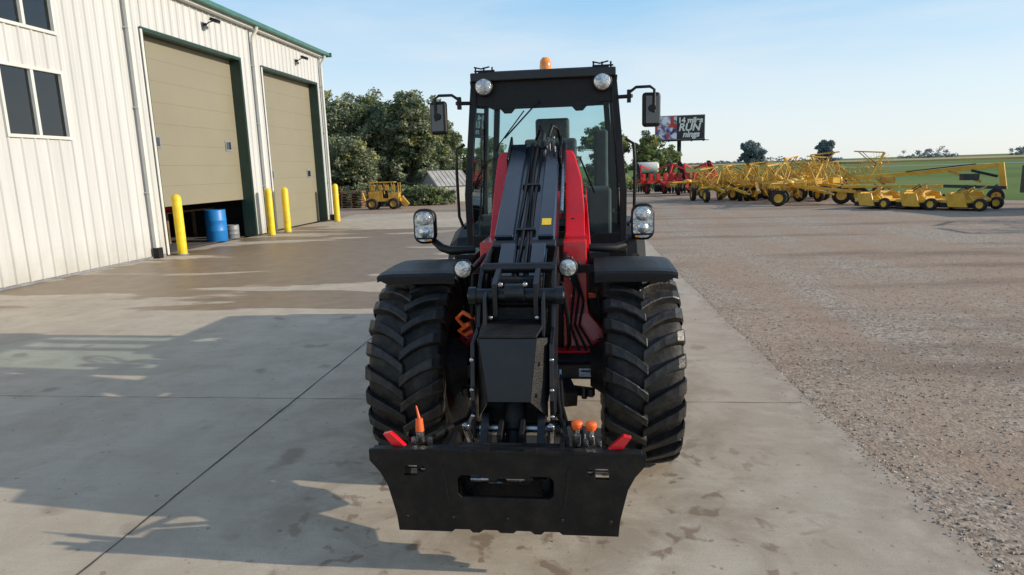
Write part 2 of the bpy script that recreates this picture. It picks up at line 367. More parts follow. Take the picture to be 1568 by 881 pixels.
def fx():
    y=2.2+random.random()**1.6*12
    return (ex(y)+.02+random.random()**1.4*6.0,y,-.03)
def fx2():
    y=2.2+random.random()**1.3*12;return (ex(y)+random.gauss(.0,.05),y,-.012 if random.random()<.6 else 0)
def fx3(): return (random.uniform(-6,2),random.uniform(2,12),0)
stones('gravel',9000,fx,['st1','st2','st3','st3'],.004,.014)
stones('gravel_edge',1800,fx2,['st1','st2','st3'],.003,.010)
stones('grit',220,fx3,['st3','st2'],.003,.008)

# ------------------------------------------------------------ building
B=empty('metal_shop_building',(0,0,0))
XW=-10.6;EZ=6.62;YE=26.5
mb=MB()
def ribwall(y0,y1,z0,z1):
    step=.3048
    k=math.floor(y0/step)
    pts=[(y0,0)]
    while k*step<y1:
        c=k*step
        for dy,h in((-.035,0),(-.015,.028),(.015,.028),(.035,0),(.135,0),(.145,.006),(.165,.006),(.175,0)):
            if y0<c+dy<y1: pts.append((c+dy,h))
        k+=1
    pts.append((y1,0))
    vs=[];fs=[]
    for yy,h in pts: vs+=[(XW+h,yy,z0),(XW+h,yy,z1)]
    for i in range(len(pts)-1): fs.append((2*i,2*i+2,2*i+3,2*i+1))
    mb.add(vs,fs,'wall')
W=[(11.25,12.80,2.77,4.13),(11.25,12.80,4.83,6.15),(5.4,6.8,2.77,4.13),(5.4,6.8,4.83,6.15)]
D1=(15.52,20.05,5.45);D2=(21.5,25.95,5.42)
ribwall(-6,5.4,.05,EZ);ribwall(6.8,11.25,.05,EZ);ribwall(12.8,D1[0],.05,EZ)
for y0,y1 in((5.4,6.8),(11.25,12.8)):
    ribwall(y0,y1,.05,2.77);ribwall(y0,y1,4.13,4.83);ribwall(y0,y1,6.15,EZ)
ribwall(D1[0],D1[1],D1[2],EZ);ribwall(D1[1],D2[0],.05,EZ);ribwall(D2[0],D2[1],D2[2],EZ);ribwall(D2[1],YE,.05,EZ)
mb.ob('front_wall',B)
mb=MB()
mb.b2((-34,YE-.1,0),(XW-.02,YE,EZ),'wall');mb.b2((-34,-6,0),(XW-.02,-5.9,EZ),'wall');mb.b2((-34.1,-6,0),(-34,YE,EZ),'wall')
mb.b2((-34,-5.88,0),(XW-.4,YE-.12,.012),'intfloor')
mb.b2((-20,-5.8,.02),(-19.9,YE-.2,EZ-.12),'dark');mb.b2((-19.8,14.0,.02),(XW-.45,14.1,EZ-.12),'dark');mb.b2((-19.8,20.8,.02),(XW-.45,20.9,EZ-.12),'dark')
mb.b2((-33.9,-5.8,EZ-.1),(XW-.3,YE-.2,EZ-.05),'dark')
mb.ob('shell',B)
mb=MB()
mb.add([(XW+.32,-6.4,EZ+.10),(XW+.32,YE+.3,EZ+.10),(-22.3,YE+.3,EZ+2.3),(-22.3,-6.4,EZ+2.3),(-34.5,-6.4,EZ+.1),(-34.5,YE+.3,EZ+.1)],[(0,1,2,3),(3,2,5,4)],'roof')
mb.prism([(XW,YE,EZ),(-34,YE,EZ),(-22.3,YE,EZ+2.2)],(0,-.08,0),'wall')
mb.ob('roof',B)
mb=MB()
mb.b2((XW+.20,-6.4,EZ-.02),(XW+.36,YE+.3,EZ+.12),'gutter');mb.b2((XW+.02,-6.2,EZ-.10),(XW+.20,YE+.2,EZ-.0),'trim')
mb.box((XW+.2,YE+.33,EZ+.05),(.45,.06,.17),'gutter')
mb.ob('gutter',B,.02)
mb=MB()
for (y0,y1,h),zb in((D1,1.2),(D2,.03)):
    n=int((h-zb)/.6)+1;ph=(h-zb)/n
    for i in range(n): mb.b2((XW-.34,y0+.02,zb+i*ph+.001),(XW-.29,y1-.02,zb+(i+1)*ph-.001),'tan')
    mb.b2((XW-.36,y0+.02,zb),(XW-.345,y1-.02,h),'dark')
mb.ob('overhead_doors',B,.0015,1)
mb=MB()
for y0,y1,h in(D1,D2):
    mb.b2((XW-.36,y0-.02,.02),(XW+.045,y0+.012,h),'green');mb.b2((XW-.36,y1-.012,.02),(XW+.045,y1+.02,h),'green')
    mb.b2((XW-.36,y0-.02,h),(XW+.045,y1+.02,h+.03),'green')
    mb.b2((XW+.032,y0-.10,.02),(XW+.052,y0-.022,h+.03),'trim')
    mb.b2((XW+.032,y1+.022,.02),(XW+.052,y1+.07,h+.03),'green')
    mb.b2((XW+.032,y0-.10,h+.034),(XW+.055,y1+.07,h+.085),'green')
for yy,zz in((15.85,2.9),(19.3,2.9),(21.95,2.0),(25.1,2.0)):
    mb.b2((XW-.29,yy-.02,zz-.2),(XW-.27,yy+.32,zz+.12),'grey');mb.b2((XW-.269,yy+.03,zz-.15),(XW-.265,yy+.27,zz+.07),'curtain')
mb.ob('door_trim',B)
mb=MB()
for y0,y1,z0,z1 in W:
    t=.06
    mb.b2((XW-.05,y0,z0),(XW+.05,y0+t,z1),'trim');mb.b2((XW-.05,y1-t,z0),(XW+.05,y1,z1),'trim')
    mb.b2((XW-.05,y0+t,z0),(XW+.05,y1-t,z0+t),'trim');mb.b2((XW-.05,y0+t,z1-t),(XW+.05,y1-t,z1),'trim')
    ym=(y0+y1)/2;mb.b2((XW-.03,ym-.035,z0+t),(XW+.04,ym+.035,z1-t),'trim')
    mb.b2((XW-.03,y0+t,z0+t),(XW-.022,ym-.035,z1-t),'winglass');mb.b2((XW-.03,ym+.035,z0+t),(XW-.022,y1-t,z1-t),'winglass')
    mb.b2((XW-.16,y0,z0),(XW-.14,y1,z1),'roomsky')
    mb.b2((XW-.13,y0+.25,z0+.09),(XW-.125,y0+.6,z0+.16),'label');mb.b2((XW-.13,y0+.95,z0+.09),(XW-.125,y0+1.2,z0+.14),'label')
mb.ob('windows',B)
mb=MB()
for yy in(14.93,20.85,YE-.12):
    mb.tube([(XW+.30,yy,EZ-.04),(XW+.26,yy,EZ-.16),(XW+.12,yy,EZ-.34),(XW+.10,yy,EZ-.5)],.055,'trim',8)
    mb.box((XW+.10,yy,(EZ-.5+.25)/2),(.085,.11,EZ-.75),'trim')
    mb.box((XW+.13,yy,.13),(.16,.17,.26),'plastic')
    for zz in(1.6,3.6,5.4): mb.box((XW+.08,yy,zz),(.14,.15,.03),'trim')
mb.b2((XW+.032,YE+.01,0),(XW-.1,YE+.08,EZ-.11),'trim')
mb.b2((XW+.03,-6,.0),(XW+.045,D1[0]-.15,.05),'grey')
mb.ob('downspouts',B,.012)
for yy,zz in((18.26,6.13),(24.2,6.06)):
    mb=MB();mb.cyl((XW+.03,yy,zz),(XW+.10,yy,zz),.05,'plastic');mb.tube([(XW+.1,yy,zz),(XW+.20,yy,zz+.06),(XW+.30,yy,zz+.08)],.018,'plastic')
    mb.box((XW+.38,yy,zz+.10),(.22,.20,.09),'plastic',rot=(0,.35,0));mb.box((XW+.385,yy,zz+.05),(.18,.16,.02),'grey',rot=(0,.35,0));mb.box((XW+.1,yy,zz-.08),(.08,.10,.08),'grey')
    mb.ob('wall_lamp',B,.01)
for i,(x,y) in enumerate(((-10.28,15.62),(-10.2,20.35),(-10.15,21.42),(-10.05,25.75))):
    mb=MB();mb.lathe((x,y,0),(0,0,1),[(0,.115),(1.42,.115),(1.48,.10),(1.52,.05),(1.53,0)],'bollard',20);mb.lathe((x,y,0),(0,0,1),[(.0,.15),(.015,.15),(.02,.115)],'grey',20)
    mb.ob('bollard')
def barrel(name,x,y,r,h,mat):
    mb=MB();mb.lathe((x,y,.012),(0,0,1),[(0,r*.97),(.02,r),(h*.32,r),(h*.34,r*1.03),(h*.36,r),(h*.64,r),(h*.66,r*1.03),(h*.68,r),(h-.02,r),(h,r*.97),(h-.01,r*.93),(h-.02,0)],mat,28)
    mb.cyl((x+r*.5,y,h-.02),(x+r*.5,y,h+.02),.03,'plastic');mb.ob(name)
barrel('blue_barrel',-11.15,18.75,.30,.95,'bluebar');barrel('trash_can',-11.1,19.55,.2,.42,'grey')
mb=MB()
for k in range(3): mb.lathe((-12.2,17.0+k*.1,.45),(0,1,0),[(-.1,.28),(-.12,.42),(-.05,.45),(.05,.45),(.12,.42),(.1,.28)],'rubber',24)
mb.ob('stacked_tyres')
mb=MB()
mb.b2((-13,18.0,.9),(-12.2,20.5,.95),'wood')
for yy in(18.1,20.4):
    for xx in(-12.9,-12.3): mb.b2((xx-.04,yy-.04,.02),(xx+.04,yy+.04,.9),'wood')
mb.b2((-12.9,18.4,.95),(-12.5,18.9,1.2),'impred');mb.ob('workbench',None)

# ------------------------------------------------------------ wheel loader
CX=-.38
T=empty('wheel_loader',(CX,0,0))
def tyre(cx,cy,cz,R,w,name,outer):
    k=R/.63;mb=MB();hw=w/2
    prof=[(-hw*.72,.30*k),(-hw*.92,.36*k),(-hw*1.0,.44*k),(-hw*.99,.51*k),(-hw*.90,.563*k),(-hw*.6,.583*k),(0,.59*k),(hw*.6,.583*k),(hw*.90,.563*k),(hw*.99,.51*k),(hw*1.0,.44*k),(hw*.92,.36*k),(hw*.72,.30*k)]
    mb.lathe((cx,cy,cz),(1,0,0),prof,'rubber',64)
    NL=24
    st=[(-.06,.632,0,.030),(.22,.634,.085,.028),(.50,.631,.150,.029),(.80,.620,.200,.034),(.985,.592,.228,.040),(1.03,.545,.238,.038),(1.005,.50,.244,.026)]
    for side in(-1,1):
        for i in range(NL):
            a0=2*math.pi*(i+(.5 if side>0 else 0))/NL
            vs=[];fs=[]
            for j,(xf,r,da,hwid) in enumerate(st):
                r*=k;dep=.05*k if j<4 else .03
                for rr,sg,wm in((r-dep,-1,1.25),(r,-1,1),(r,1,1),(r-dep,1,1.25)):
                    a=a0+da+sg*hwid*k/ r *wm
                    xx=side*hw*(xf if rr==r or j<5 else xf*.97)
                    vs.append((cx+xx,cy-rr*math.cos(a),cz+rr*math.sin(a)))
            n=len(st)
            for j in range(n-1):
                a=j*4;b=a+4
                for q in range(3): fs.append((a+q,a+q+1,b+q+1,b+q))
            fs.append((0,1,2,3));fs.append((n*4-1,n*4-2,n*4-3,n*4-4))
            mb.add(vs,fs,'lug')
    mb.lathe((cx,cy,cz),(1,0,0),[(-hw*.72,.305*k),(-hw*.66,.29*k),(-hw*.3,.26*k),(outer*.03,.25*k),(outer*.05,.12),(outer*.09,.11),(outer*.10,0)],'black',32)
    mb.lathe((cx,cy,cz),(1,0,0),[(hw*.72,.305*k),(hw*.66,.29*k),(hw*.3,.26*k),(outer*.03,.25*k)],'black',32)
    for i in range(8):
        a=i*math.pi/4;mb.cyl((cx+outer*.03,cy+.17*math.cos(a),cz+.17*math.sin(a)),(cx+outer*.075,cy+.17*math.cos(a),cz+.17*math.sin(a)),.015,'steel',n=6)
    mb.ob(name,T,.006,1)
TX=.708
for sx_ in(-1,1):
    tyre(sx_*TX,4.17,.603,.61,.46,'front_tyre',sx_);tyre(sx_*TX,6.75,.603,.61,.455,'rear_tyre',sx_)
PZ=-.060
rt=[(.635,.690),(.635,.640),(.588,.582),(.556,.52),(.537,.44),(.520,.365),(.513,.290)]
bot=[(.26,.290),(.245,.303),(.175,.303),(.16,.288),(.13,.288),(.11,.303),(.045,.303),(.03,.290),(-.03,.290),(-.045,.303),(-.11,.303),(-.13,.288),(-.16,.288),(-.175,.303),(-.245,.303),(-.26,.290)]
outer=rt+bot+[(-x,z) for x,z in rt][::-1]
win=[(-.225,.555),(-.205,.575),(-.12,.575),(-.105,.562),(.105,.562),(.12,.575),(.205,.575),(.225,.555),(.225,.482),(.205,.462),(-.205,.462),(-.225,.482)]
hl=[(-.475,.565),(-.475,.620),(-.41,.620),(-.41,.565)];hr=[(.41,.565),(.41,.620),(.475,.620),(.475,.565)]
plate2d('attachment_plate',outer,[win,hl,hr,circ(-.388,.600,.018),circ(.388,.600,.018)],'plateblack',.022,XZ(2.78,PZ),T,.002)
mb=MB()
mb.b2((-.62,2.765,.680),(.62,2.81,.698),'plateblack')
mb.b2((-.60,2.80,.60),(-.52,2.86,.677),'plateblack');mb.b2((.52,2.80,.60),(.60,2.86,.677),'plateblack')
for x in(-.50,-.33,.33,.50): mb.prism([(x,2.795,.32),(x,2.795,.675),(x,2.90,.665),(x,2.93,.55),(x,2.83,.32)],(.016,0,0),'plateblack')
for x in(-.27,.25): mb.prism([(x,2.795,.31),(x,2.795,.70),(x,2.98,.70),(x,3.06,.58),(x,2.95,.34)],(.022,0,0),'plateblack')
mb.cyl((-.38,2.88,.645),(.38,2.88,.645),.028,'plateblack')
mb.cyl((-.52,2.86,.38),(.52,2.86,.38),.03,'plateblack')
for x in(-.33,.345,-.1,.12): mb.b2((x-.03,2.75,.692),(x+.03,2.78,.71),'plateblack')
for x in(-.56,.56,-.3,.3,0): mb.lathe((x*.85,2.767,.36),(0,-1,0),[(0,.012),(.004,.012),(.006,0)],'plateblack',10)
for s_ in(-1,1): mb.box((s_*.28,2.765,.52),(.012,.006,.20),'plateblack',rot=(0,s_*.12,0))
mb.b2((-.245,2.95,.33),(.245,2.98,.645),'cast')
mb.b2((-.10,2.90,.47),(.06,2.94,.50),'label')
for x in(-.19,.18): mb.b2((x-.02,2.88,.36),(x+.02,2.945,.60),'cast')
mb.ob('plate_frame',T,.004,loc=(0,0,PZ))
mb=MB()
x=-.415
mb.cyl((x,2.88,.69),(x-.003,2.88,.74),.02,'steel');mb.cyl((x-.003,2.88,.74),(x-.006,2.89,.80),.021,'orange',.017);mb.tube([(x-.006,2.89,.80),(x-.02,2.90,.86)],[.008,.004],'orange',6)
for x,z in((.33,.0),(.395,-.004)):
    mb.cyl((x,2.88,.69),(x,2.88,.735+z),.017,'steel');mb.cyl((x,2.88,.735+z),(x,2.88,.762+z),.013,'steel');mb.lathe((x,2.88,.762+z),(0,0,1),[(0,.020),(.012,.026),(.03,.027),(.038,.02),(.04,0)],'orange',14)
for x in(-.36,-.44,.37,.43): mb.cyl((x,2.84,.695),(x,2.84,.725),.012,'steel')
for s_ in(-1,1):
    x=s_*.50
    mb.prism([(x-s_*.03,2.80,.695),(x+s_*.035,2.80,.700),(x+s_*.075,2.80,.755),(x+s_*.04,2.80,.763),(x+s_*.015,2.80,.74)],(0,.03,0),'red')
for x0,z in((-.17,.530),(-.0,.535)):
    mb.cyl((x0,2.83,z),(x0+.05,2.83,z),.017,'steel',n=6);mb.cyl((x0+.05,2.83,z),(x0+.085,2.83,z),.013,'steel');mb.cyl((x0+.085,2.83,z),(x0+.125,2.83,z),.019,'plastic')
mb.tube([(-.24,2.88,.50),(-.17,2.83,.530)],.013,'plastic');mb.tube([(-.05,2.83,.53),(0,2.9,.48),(.1,2.92,.475)],.013,'plastic')
mb.tube([(.12,2.83,.535),(.17,2.88,.52),(.2,2.92,.48)],.013,'plastic')
for s_ in(-1,1): mb.cyl((s_*.36,2.83,.595),(s_*.47,2.83,.595),.022,'steel')
mb.ob('couplings',T,.002,loc=(0,0,PZ))
mb=MB()
yz=[(4.05,1.42),(3.62,1.36),(3.50,1.28),(3.40,1.06),(3.20,1.02),(3.14,.74),(3.17,.52),(3.34,.44),(3.50,.52),(3.62,.80),(3.85,1.02),(4.2,1.20)]
for x in(-.215,.190): mb.prism([(x,y,z) for y,z in yz],(.022,0,0),'black')
mb.prism([(-.165,3.16,1.060),(.130,3.16,1.060),(.095,3.10,.745),(-.120,3.10,.745)],(0,.03,0),'cover')
mb.prism([(.130,3.16,1.060),(.180,3.23,1.045),(.178,3.17,.64),(.095,3.10,.745)],(0,.02,0),'cast')
mb.prism([(-.185,3.23,1.045),(-.165,3.16,1.060),(-.120,3.10,.745),(-.18,3.17,.64)],(0,.02,0),'cast')
mb.prism([(-.165,3.16,1.061),(.130,3.16,1.061),(.165,3.40,1.085),(-.18,3.40,1.085)],(0,0,.015),'cast')
mb.b2((-.178,3.24,.70),(.178,3.6,.97),'cast')
mb.b2((-.175,3.44,1.08),(.175,3.52,1.16),'cast');mb.b2((-.14,3.50,1.16),(.14,3.6,1.31),'cast')
mb.cyl((-.235,3.45,1.225),(.235,3.45,1.225),.040,'black');mb.cyl((-.20,3.62,1.35),(.20,3.62,1.35),.03,'black')
for x in(-.12,.10): mb.prism([(x,3.38,1.12),(x,3.38,1.30),(x,3.60,1.36),(x,3.66,1.2)],(.028,0,0),'black')
for x in(-.165,.145): mb.prism([(x,3.30,1.03),(x,3.34,1.22),(x,3.44,1.26),(x,3.5,1.1)],(.018,0,0),'black')
mb.cyl((-.05,3.40,1.25),(.05,3.40,1.25),.05,'black')
for x,z in((-.13,1.12),(.12,1.12),(-.07,1.30),(.06,1.30)): mb.lathe((x,3.37,z),(0,-1,0),[(0,.014),(.012,.014),(.014,0)],'steel',6)
for s_ in(-1,1):
    for z in(.95,.66,.80): mb.lathe((s_*.203,3.13 if z<.9 else 3.16,z),(0,-1,0),[(0,.012),(.01,.012),(.012,0)],'steel',10)
    mb.cyl((s_*.215,3.45,1.225),(s_*.255,3.45,1.225),.05,'black');mb.cyl((s_*.255,3.45,1.225),(s_*.262,3.45,1.225),.018,'steel');mb.cyl((s_*.21,3.28,.53),(s_*.24,3.28,.53),.05,'black')
mb.ob('boom_head',T,.006)
mb=MB()
for x in(-.165,.125):
    mb.prism([(x,3.18,.66),(x,3.36,.64),(x,3.10,.34),(x,2.99,.32),(x,2.99,.48)],(.04,0,0),'black')
mb.cyl((-.19,3.24,.55),(.19,3.24,.55),.035,'steel')
mb.lathe((0,3.22,.60),(0,-.55,-.8),[(-.1,.06),(.05,.06),(.06,.045),(.12,.045),(.22,.045)],'cast',18)
for x in(-.06,.05): mb.prism([(x-.012,3.04,.40),(x-.012,3.04,.60),(x-.012,3.16,.64),(x-.012,3.2,.5)],(.024,0,0),'cast')
mb.b2((-.15,3.3,.55),(.15,3.34,.68),'cast')
for x in(-.21,.19):
    mb.tube([(x,3.12,.50),(x*1.05,3.02,.64)],.018,'steel',8);mb.lathe((x*1.05,3.02,.64),(0,0,1),[(0,.02),(.02,.022),(.03,0)],'steel',8)
for k,(x0,x1) in enumerate(((.20,.32),(.22,.36),(.19,.28))):
    mb.tube([(x0,3.7,.75-k*.03),(x0+.02,3.45,.62-k*.03),(x0+.05,3.2,.58+k*.02),(x1-.02,3.05,.66),(x1,2.93,.67-k*.02),(x1,2.9,.60)],.013,'plastic',8)
    mb.cyl((x0,3.7,.75-k*.03),(x0+.003,3.62,.70-k*.03),.017,'steel',n=6)
mb.tube([(-.20,3.6,.7),(-.27,3.3,.58),(-.33,3.05,.62),(-.36,2.92,.64)],.013,'plastic',8)
mb.ob('carriage',T,.003)
mb=MB()
A=V((0,3.66,1.245));Bt=V((0,5.36,2.09));d=(Bt-A).normalized();up=V((1,0,0)).cross(d);up=up if up.z>0 else -up
def bb(x0,x1,t0,t1,h0,h1,mat):
    mb.prism([A+d*t0+V((x0,0,0))+up*h0,A+d*t0+V((x1,0,0))+up*h0,A+d*t0+V((x1,0,0))+up*h1,A+d*t0+V((x0,0,0))+up*h1],d*(t1-t0),mat)
bb(-.145,.145,-.1,1.0,-.28,-.01,'boom');bb(-.195,.185,.42,1.86,-.36,.0,'boom')
bb(-.205,.195,.40,.47,-.37,.008,'black')
bb(-.195,-.075,.48,1.84,.002,.03,'boom');bb(.080,.180,.48,1.84,.002,.03,'boom')
bb(-.14,-.05,.02,.40,-.008,.03,'boom');bb(.05,.135,.02,.40,-.008,.03,'boom')
bb(-.215,-.197,1.55,1.95,-.4,.05,'black');bb(.187,.205,1.55,1.95,-.4,.05,'black')
bb(-.175,.175,1.86,1.96,-.3,-.05,'black')
mb.ob('boom',T,.022,4)
mb=MB()
def bp(x,t,h): return A+d*t+V((x,0,0))+up*h
for x,w_ in((-.045,.010),(-.018,.009),(.010,.011),(.040,.009)):
    mb.tube([bp(x+.008*math.sin(t*3+x*60),t,.014+.008*math.sin(t*5+x*90)) for t in np.linspace(.1,1.85,18)],w_,'plastic',8)
for t in(.55,1.15): mb.prism([bp(-.065,t,.0),bp(.065,t,.0),bp(.06,t,.030),bp(-.06,t,.030)],d*.02,'black')
for x,t in((.10,1.82),(.14,1.80),(.06,1.86)):
    mb.cyl(bp(x,t,.03),bp(x,t,.11),.013,'steel',n=8);mb.cyl(bp(x,t+.02,.09),bp(x,t-.12,.09),.012,'steel',n=8)
mb.tube([bp(.10,1.8,.10),bp(.13,1.85,.17),bp(.17,1.9,.12),bp(.2,1.95,-.1)],.013,'plastic',8)
mb.tube([bp(.05,1.7,.05),bp(.06,1.8,.13),bp(.03,1.95,.12),bp(-.02,2.1,-.05)],.013,'plastic',8)
mb.cyl(bp(.215,.9,-.05),bp(.215,1.75,-.02),.014,'steel');mb.cyl(bp(.215,1.3,-.05),bp(.215,1.9,-.02),.024,'black')
mb.prism([bp(.10,.60,.0315),bp(.16,.60,.0315),bp(.16,.68,.0315),bp(.10,.68,.0315)],up*.001,'warn')
mb.ob('boom_hoses',T)
mb=MB()
for s_ in(-1,1):
    e_=0 if s_>0 else -.03
    st=[(.225,.28,5.25,2.03),(.225,.305,5.22,1.98),(.225,.355+e_,5.15,1.80),(.225,.375+e_,5.05,1.55),(.225,.375+e_,4.90,1.38)]
    st2=[(.222,.385+e_,4.48,1.40),(.222,.388+e_,4.45,.98),(.22,.40,4.42,.90),(.22,.50,4.40,.78),(.22,.525,4.38,.68),(.22,.525,4.38,.60)]
    f=lambda S:[((xl*s_,xr*s_)[::s_][0],(xl*s_,xr*s_)[::s_][1],y,z) for xl,xr,y,z in S]
    mb.strip(f(st),.35,'red');mb.strip(f(st2),.5,'red')
mb.prism([(.375,5.06,1.5),(.375,4.9,1.30),(.42,4.85,1.25),(.385,5.2,1.75)],(0,.03,0),'red')
mb.b2((-.2,5.1,1.5),(.2,5.3,1.72),'red')
mb.ob('front_frame',T,.008)
mb=MB()
for s_ in(-1,1):
    for x,y,z,r in((.305,5.12,1.66,.026),(.285,5.03,1.50,.018),(.31,4.48,1.24,.026),(.28,4.47,1.02,.012),(.34,4.46,.95,.012),(.46,4.39,.74,.012),(.26,4.385,.67,.012),(.27,4.47,1.14,.012)):
        mb.lathe((s_*x,y-.004,z),(0,-1,0),[(0,r),(.012,r),(.014,r*.6),(.014,0)],'black' if r>.013 else 'steel',12)
    mb.b2((s_*.535,4.54,.80),(s_*.402,4.95,1.31),'black')
    mb.b2((s_*.45,4.49,.93),(s_*.41,4.53,1.29),'plastic')
    mb.b2((s_*.52,4.50,1.02),(s_*.46,4.54,1.18),'plastic')
mb.b2((-.214,4.45,.52),(.214,5.6,1.15),'cast')
mb.b2((-.37,5.12,.5),(.37,6.2,1.30),'cast')
mb.b2((-.52,4.05,.555),(.52,4.16,.645),'black');mb.cyl((-.6,4.2,.60),(.6,4.2,.60),.085,'cast')
mb.b2((-.50,4.2,.655),(.50,4.28,.70),'red')
mb.box((.37,4.045,.60),(.085,.008,.055),'label');mb.box((.37,4.040,.612),(.06,.004,.012),'black')
for s_ in(-1,1):
    mb.beam((s_*.28,4.0,.50),(s_*.42,3.95,.50),.05,.05,'black');mb.cyl((s_*.36,3.93,.47),(s_*.36,3.93,.54),.018,'black')
    mb.beam((s_*.22,4.1,.52),(s_*.28,3.9,.47),.08,.10,'cast')
    mb.lathe((s_*.50,4.17,.603),(s_,0,0),[(-.10,.13),(-.05,.16),(0,.2),(.05,.2)],'cast',20)
    for q in range(3): mb.tube([(s_*(.24+.02*q),4.42,1.30),(s_*(.30+.03*q),4.36,1.1-.05*q),(s_*(.27+.03*q),4.30,.85),(s_*(.33+.05*q),4.2,.70)],.010,'plastic',6)
mb.lathe((0,4.25,.55),(0,-1,0),[(-.2,.16),(.0,.16),(.06,.10),(.10,.07),(.25,.05)],'cast',20)
mb.ob('chassis',T,.008)
mb=MB()
mb.tube([(-.30,3.80,1.02),(-.36,3.78,1.06),(-.40,3.80,1.02),(-.37,3.82,.97),(-.31,3.84,.98),(-.27,3.9,1.03)],.014,'orange',8)
mb.tube([(-.33,3.82,.98),(-.40,3.84,.93),(-.37,3.86,.90),(-.30,3.88,.93)],.012,'orange',8)
mb.tube([(-.27,3.9,1.03),(-.27,4.1,1.15),(-.28,4.4,1.2)],.012,'orange',8)
mb.tube([(-.25,3.7,1.2),(-.27,3.75,1.0),(-.28,3.95,.8),(-.26,4.2,.7)],.013,'plastic',8);mb.tube([(-.28,3.75,1.3),(-.31,3.8,1.0),(-.3,4.0,.75),(-.3,4.4,.7)],.013,'plastic',8)
mb.tube([(.24,3.7,1.25),(.27,3.8,1.0),(.27,4.0,.8),(.25,4.3,.7)],.013,'plastic',8)
mb.box((.42,4.47,1.02),(.05,.02,.03),'orange');mb.ob('hoses',T)
# fenders
mb=MB()
for s_ in(-1,1):
    sec=[(3.915,1.252),(3.93,1.268),(4.0,1.276),(4.3,1.282),(4.5,1.278),(4.62,1.262),(4.68,1.22)]
    xi,xo=.43*s_,.925*s_
    vs=[];fs=[]
    for y,z in sec:
        for x,dz in((xi,.004),(xi+.07*s_,.010),(xo-.10*s_,.006),(xo-.03*s_,.0),(xo,-.008)): vs.append((x,y,z+dz))
    for i in range(len(sec)-1):
        for k in range(4): fs.append((i*5+k,i*5+k+1,i*5+k+6,i*5+k+5))
    vs2=[(x,y,z-.02) for x,y,z in vs]
    mb.add(vs,fs,'plastic');mb.add(vs2,fs,'plastic')
    mb.add([vs[i] for i in range(5)]+[(x-(.10*s_ if i==4 else .05*s_ if i==3 else 0),y+.004,z-(.05 if i<4 else .035)) for i,(x,y,z) in enumerate(vs[:5])],[(i,i+1,i+6,i+5) for i in range(4)],'plastic')
    mb.beam((s_*.3,4.45,1.21),(s_*.72,4.4,1.235),.05,.05,'black');mb.beam((s_*.3,4.6,1.18),(s_*.7,4.6,1.23),.05,.04,'black')
    sec=[(6.05,1.10),(6.2,1.26),(6.5,1.36),(6.9,1.38),(7.2,1.30),(7.4,1.12)];xi,xo=.5*s_,.93*s_;vs=[];fs=[]
    for y,z in sec: vs+=[(xi,y,z),(xi+.1*s_,y,z+.01),(xo-.08*s_,y,z),(xo,y,z-.07)]
    for i in range(len(sec)-1):
        for k in range(3): fs.append((i*4+k,i*4+k+1,i*4+k+5,i*4+k+4))
    mb.add(vs,fs,'plastic')
mb.ob('fenders',T)
mb=MB()
def rrect(cx,cz,w,h,r,n=5):
    P=[]
    for qx,qz,a0 in((1,1,0),(-1,1,90),(-1,-1,180),(1,-1,270)):
        for i in range(n+1):
            a=math.radians(a0+90*i/n);P.append((cx+qx*(w/2-r)+r*math.cos(a),cz+qz*(h/2-r)+r*math.sin(a)))
    return P
for s_ in(-1,1):
    x=s_*.775;z=1.51
    P=rrect(x,z,.155,.245,.06)
    def ring(sc,y): return [(x+(px-x)*sc,y,z+(pz-z)*sc) for px,pz in P]
    R=[ring(.88,4.60),ring(1,4.605),ring(1.04,4.63),ring(1.0,4.68),ring(.6,4.76)];n=len(P)
    vs=sum(R,[]);fs=[]
    for i in range(4):
        for k in range(n): fs.append((i*n+k,i*n+(k+1)%n,(i+1)*n+(k+1)%n,(i+1)*n+k))
    fs.append(tuple(range(4*n,5*n)));mb.add(vs,fs,'plastic',True)
    mb.add(ring(.885,4.603),[tuple(range(n))],'lens')
    mb.add([(x-.06,4.60,1.432),(x+.06,4.60,1.432),(x+.055,4.60,1.418),(x-.055,4.60,1.418)],[(0,1,2,3)],'plastic')
    mb.add([(x-s_*.055,4.599,1.416),(x-s_*.02,4.599,1.416),(x-s_*.02,4.599,1.405),(x-s_*.05,4.599,1.405)],[(0,1,2,3)],'amber')
    mb.lathe((x,4.603,1.565),(0,-1,0),[(0,.052),(.008,.046),(.014,.03),(.016,0)],'lens',20);mb.lathe((x,4.603,1.47),(0,-1,0),[(0,.04),(.008,.035),(.012,0)],'lens',20)
    mb.tube([(s_*.40,4.54,1.345),(s_*.45,4.54,1.345),(s_*.58,4.58,1.335),(s_*.66,4.64,1.35),(s_*.74,4.68,1.41),(s_*.775,4.69,1.45)],[.026,.028,.032,.030,.024,.018],'plastic',10)
    x=-.345 if s_<0 else .275
    mb.lathe((x,3.78,1.325),(0,-1,0),[(-.08,.03),(-.05,.05),(.0,.058),(.015,.058),(.018,.05)],'plastic',24);mb.lathe((x,3.78,1.325),(0,-1,0),[(.0161,.05),(.022,.035),(.024,0)],'lens',24)
    mb.tube([(x,3.84,1.325),(x*.95,4.0,1.29),(x*.9,4.4,1.32)],.018,'black',8)
mb.ob('headlights',T)
